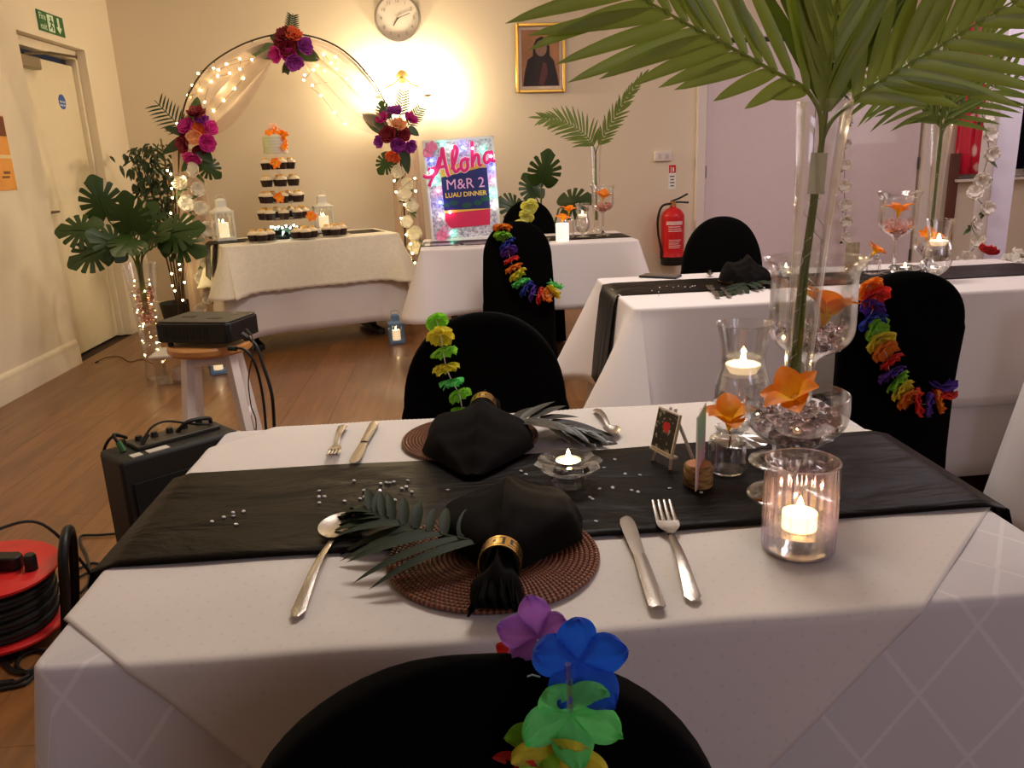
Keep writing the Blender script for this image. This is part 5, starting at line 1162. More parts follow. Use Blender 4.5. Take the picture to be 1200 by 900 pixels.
for i in range(5):
    MB().lathe([(0.0825, 0.015 + i * 0.02), (0.084, 0.021 + i * 0.02), (0.0825, 0.027 + i * 0.02)], 40).build('icing_ridge', bpy.data.materials['ombre_icing'], K)
for i, (x, y, z, r) in enumerate(((-0.03, -0.02, 0.13, 0.035), (0.01, -0.03, 0.135, 0.038), (0.045, -0.03, 0.13, 0.036), (0.07, -0.04, 0.115, 0.036), (0.082, -0.05, 0.09, 0.036), (0.085, -0.055, 0.055, 0.034), (0.07, -0.07, 0.03, 0.030))):
    orange_flower('orange sugar flower %s in the cascade on the small cake' % ('at the left end', 'second from the left', 'third from the left', 'at the right shoulder', 'below the right shoulder', 'next to lowest', 'lowest')[i], (TX + x, TY + y, ZK + z), r, (radians(50), radians(30 * (i > 3)), i), 5, 0.7, ORANGES, 70 + i, group='orange flowers on the small cake')
f_ = orange_flower('pale peach flower standing on top of the small cake', (TX - 0.005, TY, ZK + 0.165), 0.042, (radians(50), 0, 0.3), 6, 0.6, pm('peach_petal', (246, 200, 168), 0.6, thru=0.2), 81)
for lab, px in (('orange flower at the left of the top cupcake tier', (-1.204, 5.800, 1.254)), ('orange flower on the third cupcake tier', (-1.201, 5.770, 1.027)), ('orange flower at the right under the bottom cupcake tier', (-0.990, 5.740, 0.893))):
    orange_flower(lab, px, 0.042, (radians(70), 0, 0.6), 6, 0.5, ORANGES, int(px[2] * 100))

# ============================================================ flower arch
AL, AR_ = Vector((-1.94, 6.12, 0)), Vector((-0.355, 6.36, 0))
curve = [(-2.121, 6.120, -0.010), (-2.055, 6.120, 0.441), (-1.982, 6.120, 0.936), (-1.921, 6.120, 1.352), (-1.859, 6.120, 1.611), (-1.763, 6.120, 1.789), (-1.611, 6.160, 1.951), (-1.345, 6.200, 2.082), (-1.069, 6.240, 2.124), (-0.800, 6.280, 2.054), (-0.599, 6.310, 1.878), (-0.460, 6.340, 1.633), (-0.397, 6.360, 1.327), (-0.389, 6.360, 0.917), (-0.405, 6.360, 0.526)]
curve = [Vector(p) for p in curve]; curve[0].z = 0.0; c_end = curve[-1].copy(); c_end.z = 0.0; curve.append(c_end)
AN = Vector((-(AR_ - AL).y, (AR_ - AL).x, 0)).normalized()
A = thing('flower_arch', 'black wire arch draped with sheer fabric behind the cupcake table', 'arch', AL)
AW = pm('arch_wire', (60, 46, 36), 0.4, 0.6)
for s_ in (-0.09, 0.09): MB().tube([p - AL + AN * s_ for p in cat_rom(curve, 6)], 0.006, 6).build('arch_rail', AW, A)
for i in range(3, len(curve) - 2): MB().tube([curve[i] - AL - AN * 0.09, curve[i] - AL + AN * 0.09], 0.004, 5).build('arch_rung', AW, A)
TUL = sheer('sheer_tulle', (216, 194, 178), 0.72)
inner_l = cat_rom([Vector(p) for p in [(-1.202, 6.200, 1.988), (-1.272, 6.180, 1.864), (-1.382, 6.160, 1.706), (-1.503, 6.140, 1.565), (-1.629, 6.120, 1.476), (-1.747, 6.100, 1.439), (-1.896, 6.100, 1.398)]], 6); outer_l = cat_rom([curve[8], curve[7], curve[6], curve[5], curve[4], curve[3]], 6)
inner_r = cat_rom([Vector(p) for p in [(-1.035, 6.200, 1.983), (-0.955, 6.200, 1.832), (-0.864, 6.220, 1.681), (-0.758, 6.240, 1.543), (-0.631, 6.260, 1.461), (-0.511, 6.280, 1.421), (-0.416, 6.300, 1.357)]], 6); outer_r = cat_rom([curve[8], curve[9], curve[10], curve[11], curve[12]], 6)
def samp(L, u): x = u * (len(L) - 1); j = min(int(x), len(L) - 2); return L[j].lerp(L[j + 1], x - j)
for nm, I, O in (('left', inner_l, outer_l), ('right', inner_r, outer_r)):
    MB().grid(lambda u, v: samp(O, u).lerp(samp(I, u), v) - AL + AN * (-0.03 + 0.035 * sin(v * 17 + u * 5) * sin(pi * v) - 0.10 * sin(pi * u) * sin(pi * v)) + Vector((0, 0, -0.03 * sin(pi * v) * sin(v * 20))), 30, 30).build('tulle_swag', TUL, A, ang=80)
for P0, ph in ((AL + Vector((0.06, -0.02, 0)), 0), (AR_ + Vector((0.01, -0.02, 0)), 2)):
    MB().grid(lambda u, v: P0 - AL + Vector(((0.115 - 0.03 * v) * cos(2 * pi * u) * (1 + 0.18 * sin(u * 50 + ph)), (0.10 - 0.03 * v) * sin(2 * pi * u) * (1 + 0.18 * sin(u * 50 + ph)), 0.02 + 1.36 * v)), 64, 10, cu=True).build('tulle_column', TUL, A, ang=80)
ROSE = {'red': pm('dark_red_bloom', (120, 14, 36), 0.6, var=0.15, vs=30, thru=0.15), 'mag': pm('magenta_bloom', (196, 36, 140), 0.6, var=0.15, vs=30, thru=0.2), 'pur': pm('purple_bloom', (142, 44, 150), 0.6, var=0.15, vs=30, thru=0.2), 'ora': pm('coral_bloom', (232, 104, 60), 0.6, var=0.15, vs=30, thru=0.2), 'pch': pm('peach_bloom', (238, 168, 120), 0.6, thru=0.2)}
RNAME = {'red': 'dark red bloom', 'mag': 'magenta bloom', 'pur': 'purple bloom', 'ora': 'coral bloom', 'pch': 'peach bloom'}
VAR = pm('variegated_leaf_green', (78, 96, 52), 0.45, var=0.3, vs=30, thru=0.1)
ctr = [(-1.766, 6.000, 1.471), (-1.070, 6.100, 2.033), (-0.392, 6.200, 1.427)]
def spray(label, c, blooms, leaves):
    c = Vector(c); t = thing('flower_spray', label, 'flowers', c, 0, 'tropical flower sprays')
    MB().ball((0, 0.02, 0), 0.05, 10, 6, (1, 0.6, 1.3)).build('foam_core', pm('moss_green', (50, 64, 36), 0.9), t)
    for i, (p, cn, r) in enumerate(blooms):
        d = (Vector(p) - c); ax = Vector((d.x * 2.2, -0.25, d.z * 2.2 + 0.06)).normalized()
        tag(blossom_mb(r, 6, 0.55, i * 7 + int(c.x * 10), 0.12, 3).build('bloom', ROSE[cn], t, d, ax.to_track_quat('Z', 'Y').to_euler(), ang=80), RNAME[cn])
    for i, (p, q, w, kind) in enumerate(leaves):
        p = Vector(p) - c; q = Vector(q) - c; d = q - p; N = Vector((0.05, -1, 0.25))
        if kind == 'fern':
            m = MB(); m.tube([p, p + d * 0.5, q], 0.003, 5); S = d.normalized().cross(N).normalized()
            for j in range(9):
                for sd in (-1, 1):
                    tt = 0.15 + 0.8 * j / 9; b = leaflet_mb(p + d * tt, (S * sd * 0.9 + d.normalized() * 0.6), N, d.length * 0.42 * (1 - 0.5 * abs(tt - 0.4)), 0.013, 0.1, nu=4); m.add(b.v, b.f)
            m.build('fern_leaf', LEAFD, t, ang=80)
        elif kind == 'mon': monstera_mb(d.length, i).build('leaf', LEAFM, t, p, orient(d, N), ang=80)
        else: leaflet_mb(p, d, N, d.length, w, 0.08, 0, 0.2, 8).build('leaf', VAR if kind == 'var' else LEAFD, t, ang=80)
spray('flower spray on the left shoulder of the arch', ctr[0],
    list(zip([(-1.735, 5.980, 1.605), (-1.817, 6.000, 1.524), (-1.726, 6.000, 1.509), (-1.662, 6.000, 1.507), (-1.765, 5.970, 1.453), (-1.689, 5.970, 1.416), (-1.844, 5.980, 1.411), (-1.796, 5.970, 1.323), (-1.815, 6.000, 1.456), (-1.751, 6.000, 1.368), (-1.712, 6.000, 1.565)], ['red', 'mag', 'ora', 'mag', 'pch', 'mag', 'red', 'mag', 'red', 'red', 'pur'], [0.062, 0.062, 0.06, 0.055, 0.055, 0.062, 0.06, 0.066, 0.05, 0.05, 0.05])),
    [(*[(-1.774, 6.030, 1.518), (-1.725, 6.030, 1.742)], 0.10, 'var'), (*[(-1.820, 6.040, 1.463), (-2.022, 6.040, 1.708)], 0.05, 'fern'), (*[(-1.816, 6.020, 1.451), (-2.022, 6.020, 1.367)], 0.08, 'plain'), (*[(-1.760, 6.000, 1.391), (-1.675, 6.000, 1.284)], 0.09, 'plain'), (*[(-1.761, 6.000, 1.299), (-1.636, 6.000, 1.177)], 0.1, 'mon'), (*[(-1.813, 6.020, 1.473), (-1.978, 6.020, 1.536)], 0.06, 'plain'), (*[(-1.806, 6.000, 1.312), (-1.900, 6.000, 1.235)], 0.06, 'plain')])
spray('flower spray at the crown of the arch', ctr[1],
    list(zip([(-1.105, 6.080, 2.103), (-1.035, 6.080, 2.101), (-0.973, 6.080, 2.028), (-1.085, 6.080, 2.020), (-1.160, 6.080, 1.984), (-1.048, 6.080, 1.936), (-1.011, 6.080, 2.062), (-1.124, 6.080, 2.043), (-1.073, 6.080, 1.975)], ['red', 'ora', 'pur', 'red', 'mag', 'pur', 'red', 'red', 'mag'], [0.06, 0.062, 0.062, 0.062, 0.058, 0.062, 0.05, 0.055, 0.055])),
    [(*[(-1.137, 6.120, 1.999), (-1.362, 6.120, 2.028)], 0.12, 'var'), (*[(-1.030, 6.120, 2.007), (-0.875, 6.120, 1.957)], 0.11, 'var'), (*[(-1.071, 6.140, 2.094), (-1.036, 6.140, 2.252)], 0.05, 'fern'), (*[(-1.095, 6.120, 1.953), (-1.128, 6.120, 1.864)], 0.05, 'fern'), (*[(-1.118, 6.130, 2.077), (-1.208, 6.130, 2.113)], 0.07, 'plain')])
spray('flower spray on the right shoulder of the arch', ctr[2],
    list(zip([(-0.476, 6.200, 1.537), (-0.392, 6.200, 1.581), (-0.367, 6.180, 1.490), (-0.278, 6.200, 1.530), (-0.440, 6.180, 1.428), (-0.377, 6.180, 1.354), (-0.298, 6.200, 1.345), (-0.513, 6.200, 1.383), (-0.420, 6.180, 1.283), (-0.341, 6.180, 1.424)], ['mag', 'pur', 'pch', 'mag', 'red', 'pur', 'pur', 'pur', 'ora', 'red'], [0.056, 0.06, 0.056, 0.054, 0.066, 0.062, 0.055, 0.05, 0.06, 0.055])),
    [(*[(-0.460, 6.220, 1.448), (-0.626, 6.220, 1.602)], 0.12, 'var'), (*[(-0.314, 6.220, 1.472), (-0.192, 6.220, 1.622)], 0.05, 'fern'), (*[(-0.361, 6.240, 1.535), (-0.314, 6.240, 1.746)], 0.05, 'fern'), (*[(-0.434, 6.200, 1.284), (-0.545, 6.200, 1.154)], 0.1, 'mon'), (*[(-0.348, 6.200, 1.341), (-0.324, 6.200, 1.158)], 0.08, 'plain'), (*[(-0.459, 6.220, 1.537), (-0.485, 6.220, 1.668)], 0.08, 'mon'), (*[(-0.301, 6.200, 1.471), (-0.224, 6.200, 1.420)], 0.06, 'plain')])
WBL = pm('white_silk_petal', (226, 218, 206), 0.6, var=0.05, thru=0.25); GLF = pm('silk_leaf_green', (70, 92, 52), 0.5, var=0.15)
def garland(label, pts, r, seed=0, leaf=0.05, top=None):
    o = Vector(pts[0]); t = thing('flower_garland', label, 'garland', o); rnd = random.Random(seed)
    MB().tube([Vector(p) - o for p in cat_rom(([(pts[0][0], pts[0][1], top)] if top else []) + list(pts), 4)], 0.0025, 5).build('vine', GLF, t)
    for i, p in enumerate(pts[:]):
        d = Vector(p) - o; ax = Vector((rnd.uniform(-.7, .7), -1, rnd.uniform(-.3, .6))).normalized()
        blossom_mb(r * rnd.uniform(0.85, 1.1), 6, 0.5, seed * 50 + i, 0.12, 2).build('blossom', WBL, t, d + ax * 0.02, ax.to_track_quat('Z', 'Y').to_euler(), ang=80)
        for q in range(2):
            dd = Vector((rnd.choice((-1, 1)) * rnd.uniform(.5, 1), -0.4, rnd.uniform(-.8, .5))); leaflet_mb(d + Vector((0, 0, -0.03)), dd, Vector((0, -1, 0.4)), leaf * rnd.uniform(.9, 1.6), leaf * 0.5, 0.15, nu=5).build('leaf', GLF, t, ang=80)
    return t
garland('white silk flower garland winding down the left leg of the arch', [(-1.788, 5.980, 1.230), (-1.902, 5.980, 1.136), (-1.796, 5.980, 1.096), (-1.886, 5.980, 1.006), (-1.796, 5.980, 0.966), (-1.889, 5.980, 0.863), (-1.786, 5.980, 0.828), (-1.873, 5.980, 0.723), (-1.818, 5.980, 0.598), (-1.847, 5.980, 0.476), (-1.817, 5.980, 0.343), (-1.891, 5.980, 0.252)], 0.055, 3)
garland('white silk flower garland winding down the right leg of the arch', [(-0.386, 6.200, 1.172), (-0.336, 6.200, 1.078), (-0.368, 6.200, 0.993), (-0.330, 6.200, 0.903), (-0.363, 6.200, 0.798), (-0.306, 6.200, 0.706), (-0.300, 6.200, 0.603), (-0.358, 6.200, 0.522), (-0.333, 6.200, 0.423), (-0.385, 6.200, 0.333)], 0.055, 4)
# fairy lights
WLB = emis('warm_fairy_bulb', (255, 226, 150), 34)
def fairy(label, pts, wire=True, r=0.0075):
    o = Vector(pts[0]); t = thing('fairy_lights', label, 'string lights', o)
    MB().tube([Vector(p) - o for p in cat_rom(pts, 4)], 0.0014, 5).build('wire', pm('copper_wire', (120, 84, 50), 0.4, 0.6), t)
    for p in pts: MB().ball((0, 0, 0), r, 8, 5).build('bulb', WLB, t, Vector(p) - o)
fairy('warm fairy lights over the left sheer swag of the arch', [(-1.901, 6.060, 1.552), (-1.803, 6.060, 1.628), (-1.760, 6.060, 1.801), (-1.799, 6.060, 1.735), (-1.707, 6.060, 1.766), (-1.709, 6.060, 1.877), (-1.601, 6.060, 1.907), (-1.579, 6.060, 1.856), (-1.495, 6.060, 1.870), (-1.510, 6.060, 1.931), (-1.414, 6.060, 1.961), (-1.422, 6.060, 1.895), (-1.334, 6.060, 1.953), (-1.568, 6.060, 1.895), (-1.630, 6.060, 1.819), (-1.681, 6.030, 1.684), (-1.628, 6.020, 1.625), (-1.549, 6.020, 1.690), (-1.466, 6.030, 1.766), (-1.402, 6.040, 1.832)])
fairy('warm fairy lights twined down the left leg of the arch', [(-1.970, 5.930, 1.238), (-1.950, 5.930, 1.214), (-1.867, 5.930, 1.188), (-1.948, 5.930, 1.151), (-1.959, 5.930, 1.116), (-1.963, 5.930, 1.053), (-1.990, 5.930, 0.948), (-2.023, 5.930, 0.890), (-1.969, 5.930, 0.852), (-2.030, 5.930, 0.687), (-1.985, 5.930, 0.588), (-1.984, 5.930, 0.551), (-2.048, 5.930, 0.524), (-2.055, 5.930, 0.438), (-2.043, 5.930, 0.400), (-1.917, 5.930, 0.645), (-1.968, 5.930, 0.458), (-1.999, 5.930, 0.329)])
fairy('warm fairy lights under the right sheer swag of the arch', [(-1.000, 6.160, 1.853), (-1.010, 6.160, 1.819), (-0.937, 6.160, 1.885), (-0.904, 6.160, 1.912), (-0.860, 6.160, 1.877), (-0.855, 6.160, 1.984), (-0.807, 6.160, 1.926), (-0.773, 6.160, 1.965), (-0.775, 6.160, 1.886), (-0.710, 6.160, 1.815), (-0.954, 6.160, 1.783), (-0.901, 6.160, 1.712), (-0.816, 6.160, 1.594), (-0.750, 6.160, 1.515)])
fairy('warm fairy lights twined down the right leg of the arch', [(-0.424, 6.120, 1.102), (-0.418, 6.120, 1.022), (-0.273, 6.120, 1.114), (-0.274, 6.120, 1.022), (-0.362, 6.120, 0.928), (-0.395, 6.120, 0.830), (-0.366, 6.120, 0.709), (-0.339, 6.120, 0.639), (-0.331, 6.120, 0.568), (-0.317, 6.120, 0.497), (-0.409, 6.120, 0.476), (-0.376, 6.120, 0.397)])
for p, w_ in (((-1.522, 5.950, 1.756), 0.7), ((-1.922, 5.850, 1.037), 0.6), ((-1.996, 5.850, 0.538), 0.7), ((-0.819, 6.050, 1.825), 0.5), ((-0.327, 6.000, 0.810), 0.5)): point('fairy_glow', p, w_, (1, 0.8, 0.42), 0.006)

# ============================================================ wall things
t = thing('wall_sconce', 'two-armed wall lamp with glowing white globes below the clock', 'wall lamp', (-0.36, YB, 1.90)); BR = pm('aged_brass', (190, 160, 100), 0.35, 0.9)
m = MB().lathe([(0.0001, 0), (0.05, 0), (0.045, 0.018), (0.02, 0.03), (0.0001, 0.032)], 24); m.xf(Matrix.Rotation(radians(90), 4, 'X')); m.build('back_plate', BR, t)
GLOBE = glow('lit_lamp_globe', (255, 236, 190), 8, 0.95)
for s_ in (-1, 1):
    MB().tube(cat_rom([(0, -0.03, 0), (s_ * 0.07, -0.08, -0.06), (s_ * 0.15, -0.11, -0.10), (s_ * 0.20, -0.12, -0.16)], 6), 0.007, 8).build('lamp_arm', BR, t)
    MB().lathe([(0.0001, -0.01), (0.03, -0.005), (0.034, 0.012), (0.02, 0.02)], 16).build('globe_cup', BR, t, (s_ * 0.20, -0.12, -0.16))
    MB().ball((0, 0, 0), 0.062, 20, 12).build('globe', GLOBE, t, (s_ * 0.20, -0.12, -0.10))
    point('sconce_bulb', (-0.36 + s_ * 0.20, YB - 0.12, 1.80), 32, (1.0, 0.80, 0.50), 0.03)
t = thing('wall_clock', 'round white wall clock with a grey rim', 'clock', (-0.36, YB - 0.004, 2.335), rot=(pi / 2, 0, 0))
MB().lathe([(0.168, 0), (0.182, 0.004), (0.184, 0.02), (0.176, 0.034), (0.166, 0.034), (0.164, 0.02)], 56, closed=True).build('rim', pm('grey_clock_rim', (150, 142, 132), 0.4, 0.3), t)
MB().lathe([(0.0001, 0), (0.168, 0), (0.168, 0.016), (0.0001, 0.0165)], 48).build('dial', pm('white_dial', (222, 212, 200), 0.5, var=0.01), t)
GREYI = pm('grey_dial_print', (150, 142, 134), 0.6)
for h in range(1, 13):
    a = pi / 2 - h * pi / 6; text(str(h), 0.036, GREYI, t, (0.128 * cos(a), 0.128 * sin(a), 0.0172), (0, 0, 0), 'numeral', 0.0004)
for a, l, w_, nm in ((pi / 2 - 7.15 * pi / 6, 0.072, 0.007, 'hour_hand'), (pi / 2 - radians(70), 0.115, 0.004, 'minute_hand')):
    MB().box((l * 0.42, 0, 0), (l, w_, 0.0016)).build(nm, pm('dark_clock_hand', (50, 44, 40), 0.5), t, (0, 0, 0.021 if l > 0.1 else 0.019), (0, 0, a))
MB().lathe([(0.0001, 0.0165), (0.007, 0.0165), (0.006, 0.024), (0.0001, 0.024)], 12).build('hub', pm('dark_clock_hand', (50, 44, 40)), t)
t = thing('framed_picture', 'gold framed picture of a dark robed figure on the back wall', 'picture', (0.775, YB - 0.002, 2.005), rot=(0, radians(0.8), 0)); pw_, ph_ = 0.385, 0.505
for (x, z, sx, sz) in ((-pw_ / 2, 0, 0.026, ph_ + 0.026), (pw_ / 2, 0, 0.026, ph_ + 0.026), (0, -ph_ / 2, pw_ - 0.026, 0.026), (0, ph_ / 2, pw_ - 0.026, 0.026)): MB().box((x, -0.014, z), (sx, 0.028, sz)).build('frame_moulding', GOLD, t, bevel=0.006)
MB().box((0, -0.004, 0), (pw_ - 0.02, 0.006, ph_ - 0.02)).build('mount', pm('cream_mount', (224, 206, 190), 0.6), t, smooth=False)
MB().box((0, -0.008, 0), (pw_ - 0.075, 0.003, ph_ - 0.075)).build('painted_ground', pm('brown_painted_ground', (168, 120, 88), 0.6, var=0.25, vs=7), t, smooth=False)
pd = MB().poly([(-0.145, -0.212), (-0.13, -0.10), (-0.105, -0.01), (-0.062, 0.02), (-0.06, 0.09), (-0.035, 0.145), (0.01, 0.165), (0.055, 0.14), (0.075, 0.085), (0.075, 0.02), (0.11, -0.02), (0.135, -0.12), (0.15, -0.212)], 0.001, 'y'); pd.build('painted_robe', pm('dark_robe_paint', (42, 34, 36), 0.6, var=0.2, vs=9), t, (0, -0.0105, 0), smooth=False)
MB().poly([(-0.045 + 0.048 * cos(q * pi / 8) + 0.05, 0.075 + 0.062 * sin(q * pi / 8)) for q in range(16)], 0.001, 'y').build('painted_face', pm('muted_face_paint', (140, 108, 96), 0.6, var=0.15, vs=12), t, (0, -0.0118, 0), smooth=False)
MB().poly([(-0.02, -0.20), (0.02, -0.03), (0.05, -0.04), (0.06, -0.12), (0.02, -0.212)], 0.001, 'y').build('painted_garment', pm('dull_red_paint', (92, 52, 56), 0.6, var=0.2, vs=12), t, (0, -0.0118, 0), smooth=False)
t = thing('wall_switch', 'white double wall switch left of the white door', 'switch', (1.80, YB, 1.195))
MB().box((0, -0.014, 0), (0.15, 0.028, 0.082)).build('switch_box', WHITEP, t, bevel=0.006)
for s_ in (-1, 1): MB().box((s_ * 0.03, -0.030, 0), (0.028, 0.006, 0.04)).build('rocker', pm('switch_rocker', (206, 196, 194), 0.4), t, bevel=0.002)
t = thing('extinguisher_sign', 'narrow red and white notice above the fire extinguisher', 'sign', (1.885, YB, 1.02))
RED = pm('fire_red', (204, 26, 34), 0.35)
MB().box((0, -0.002, 0.0), (0.062, 0.004, 0.205)).build('notice_plate', SIGNW, t, smooth=False); MB().box((0, -0.005, 0.067), (0.060, 0.002, 0.066)).build('red_panel', RED, t, smooth=False)
MB().box((0.008, -0.0065, 0.062), (0.012, 0.0015, 0.036)).build('symbol', SIGNW, t, smooth=False); MB().box((-0.012, -0.0065, 0.062), (0.006, 0.0015, 0.045)).build('symbol', SIGNW, t, smooth=False)
for i in range(4): MB().box((0.0, -0.0045, 0.005 - i * 0.026), (0.040 - 0.008 * (i % 2), 0.001, 0.011)).build('printed_line', pm('grey_print_line', (110, 100, 100), 0.6), t, smooth=False)
t = thing('fire_extinguisher', 'red fire extinguisher with black hose beside the white door', 'extinguisher', (1.865, 6.885, 0.285))
MB().lathe(smooth_prof([(0.0001, 0.07), (0.098, 0.07), (0.098, 0.12), (0.098, 0.38), (0.092, 0.43), (0.06, 0.47), (0.03, 0.485), (0.024, 0.50), (0.0001, 0.502)], 4), 40).build('cylinder', RED, t)
MB().lathe([(0.0001, 0), (0.096, 0), (0.101, 0.006), (0.101, 0.082), (0.097, 0.086), (0.0001, 0.086)], 40).build('black_foot', BLACKP, t)
MB().lathe([(0.0001, 0.495), (0.026, 0.497), (0.026, 0.53), (0.012, 0.54), (0.0001, 0.541)], 20).build('valve', pm('brass_valve', (200, 150, 90), 0.35, 0.8), t)
MB().tube([(-0.02, 0, 0.535), (0.05, -0.01, 0.560), (0.12, -0.02, 0.595)], 0.008, 8).build('lever', BLACKM, t); MB().tube([(-0.02, 0, 0.525), (0.05, -0.01, 0.530), (0.13, -0.02, 0.522)], 0.008, 8).build('carry_handle', BLACKM, t)
MB().tube(cat_rom([(-0.02, -0.01, 0.52), (-0.10, -0.02, 0.50), (-0.135, -0.02, 0.40), (-0.13, -0.02, 0.27), (-0.108, -0.03, 0.15), (-0.102, -0.03, 0.06)], 6), [0.010] * 26 + [0.013] * 5, 10).build('hose', RUBBER, t)
def wrap(nm, z0, z1, a0, a1, mat): MB().grid(lambda u, v: (0.0988 * cos(a0 + (a1 - a0) * u), 0.0988 * sin(a0 + (a1 - a0) * u), z0 + (z1 - z0) * v), 14, 2).build(nm, mat, t)
PALEL = pm('pale_label', (232, 190, 186), 0.5); wrap('label_band', 0.345, 0.375, -2.4, -0.9, PALEL)
for i in range(3): wrap('label_line', 0.325 - 0.018 * i, 0.333 - 0.018 * i, -2.2, -1.1 + 0.1 * i, PALEL)
for i in range(5): wrap('label_line', 0.215 - 0.016 * i, 0.221 - 0.016 * i, -2.15, -1.05 - 0.1 * (i % 3), PALEL)
# exit sign on the left wall
EGR = pm('exit_green', (24, 92, 44), 0.45)
t = thing('exit_sign', 'green fire exit sign above the left door', 'sign', (XL, 5.98, 2.205), rot=(0, 0, pi / 2)); SGY = pm('sign_pale', (206, 226, 200), 0.5)
MB().box((0, -0.003, 0), (0.36, 0.006, 0.125)).build('sign_panel', EGR, t, smooth=False)
text('Fire', 0.058, SGY, t, (-0.115, -0.0065, 0.028), (pi / 2, 0, 0)); text('exit', 0.058, SGY, t, (-0.115, -0.0065, -0.032), (pi / 2, 0, 0))
rm = MB(); rm.box((-0.008, -0.0066, 0), (0.086, 0.001, 0.105)); rm.build('doorway_pictogram', SGY, t, smooth=False)
rp = MB(); rp.ball((0.0, -0.0072, 0.034), 0.010, 10, 6, (1, 0.1, 1))
for a, b in (((0, 0.022), (-0.008, -0.008)), ((-0.008, -0.008), (0.012, -0.024)), ((0.012, -0.024), (0.008, -0.044)), ((-0.008, -0.008), (-0.02, -0.028)), ((-0.02, -0.028), (-0.034, -0.034)), ((0, 0.018), (0.02, 0.004)), ((0, 0.018), (-0.022, 0.008))): rp.tube([(a[0], -0.0072, a[1]), (b[0], -0.0072, b[1])], 0.0045, 5)
rp.build('running_figure', EGR, t)
MB().poly([(0.090, 0.05), (0.118, 0.05), (0.118, -0.01), (0.142, -0.01), (0.104, -0.052), (0.066, -0.01), (0.090, -0.01)], 0.001, 'y').build('down_arrow', SGY, t, (0, -0.0070, 0), smooth=False)
t = thing('wall_poster', 'orange and yellow poster on the left wall before the door', 'poster', (XL, 4.93, 1.37), rot=(0, 0, pi / 2))
MB().box((0, -0.002, 0), (0.42, 0.004, 0.42)).build('poster_sheet', pm('poster_orange', (222, 150, 60), 0.6, var=0.15, vs=6), t, smooth=False)
MB().box((0.0, -0.0045, -0.02), (0.41, 0.001, 0.02)).build('poster_rule', pm('poster_cream', (226, 196, 150), 0.6), t, smooth=False); MB().box((0.0, -0.0045, 0.15), (0.41, 0.001, 0.11)).build('poster_dark_band', pm('poster_brown', (110, 52, 24), 0.6, var=0.2, vs=8), t, smooth=False)
MB().box((0.13, -0.0045, -0.11), (0.07, 0.001, 0.016)).build('poster_mark', pm('poster_mark', (120, 70, 36), 0.6), t, smooth=False); MB().box((0.11, -0.0045, -0.135), (0.08, 0.001, 0.012)).build('poster_mark', pm('poster_mark', (120, 70, 36)), t, smooth=False)
t = thing('exit_sign', 'green exit sign above the white double door', 'sign', (3.2, YB, 2.36))
MB().box((0, -0.012, 0), (0.36, 0.024, 0.14)).build('sign_panel', pm('teal_sign', (30, 140, 110), 0.45), t, smooth=False); MB().poly([(-0.02, 0.05), (0.02, 0.05), (0.02, -0.01), (0.05, -0.01), (0.0, -0.055), (-0.05, -0.01), (-0.02, -0.01)], 0.001, 'y').build('down_arrow', SGY, t, (0.1, -0.026, 0), smooth=False)
# right-hand corner things
garland('white silk flower strand hanging in front of the white double door', [(3.263, 6.860, 2.316), (3.274, 6.860, 2.163), (3.280, 6.860, 1.995), (3.300, 6.860, 1.823), (3.298, 6.860, 1.651), (3.322, 6.860, 1.434), (3.321, 6.860, 1.241), (3.342, 6.860, 1.059), (3.348, 6.860, 0.889), (3.367, 6.860, 0.731), (3.385, 6.860, 0.600), (3.373, 6.860, 0.446)], 0.055, 7, 0.045, ZC)
garland('white silk flower strand hanging beside the white post', [(3.215, 4.880, 1.726), (3.217, 4.880, 1.584), (3.239, 4.880, 1.448), (3.208, 4.880, 1.352), (3.253, 4.880, 1.251), (3.278, 4.880, 1.141), (3.253, 4.880, 0.990), (3.220, 4.880, 0.899), (3.291, 4.880, 0.813), (3.219, 4.880, 0.722), (3.278, 4.880, 0.603), (3.212, 4.880, 0.499), (3.249, 4.880, 0.378)], 0.055, 8, 0.05, ZC)
t = thing('wooden_board', 'narrow dark wooden board leaning by the window', 'board', (4.34, 6.90, 0.0), rot=(radians(-2), radians(1.5), 0))
MB().box((0, 0, 0.56), (0.085, 0.022, 1.12)).build('plank_board', pm('dark_stained_wood', (92, 44, 30), 0.4, var=0.15, vs=8, stretch=(8, 8, 1)), t, bevel=0.003)
t = thing('potted_plant', 'dark leafy plant with red and white flowers behind the right table', 'plant', (2.56, 3.66, 0))
MB().lathe(shell([(0.0001, 0), (0.13, 0), (0.15, 0.30), (0.16, 0.46), (0.165, 0.48)], 0.01), 28).build('planter', pm('grey_planter', (110, 104, 104), 0.6), t); MB().lathe([(0.0001, 0.40), (0.145, 0.42), (0.0001, 0.44)], 20).build('soil', bpy.data.materials['potting_soil'], t)
rnd = random.Random(5); DK = pm('very_dark_leaf', (26, 38, 24), 0.45, var=0.2)
for i in range(64):
    a, e_ = rnd.uniform(0, 2 * pi), rnd.uniform(0.1, 1.2); leaflet_mb(Vector((0.03 * cos(a), 0.03 * sin(a), 0.44)), Vector((cos(a) * cos(e_), sin(a) * cos(e_), sin(e_))), Vector((0, -0.3, 1)), rnd.uniform(0.16, 0.27), 0.045, 0.35, nu=5).build('leaf', DK, t, ang=80)
for i, (x, y, z, mt) in enumerate(((0.02, -0.08, 0.67, 'w'), (0.09, -0.04, 0.68, 'w'), (-0.03, 0.02, 0.70, 'r'), (0.13, -0.08, 0.64, 'r'), (0.06, -0.1, 0.62, 'w'))): tag(blossom_mb(0.05, 6, 0.5, 90 + i, layers=2).build('bloom', WBL if mt == 'w' else pm('red_bloom', (206, 46, 60), 0.6), t, (x, y, z), (0.5, 0, i), ang=80), 'white bloom' if mt == 'w' else 'red bloom')

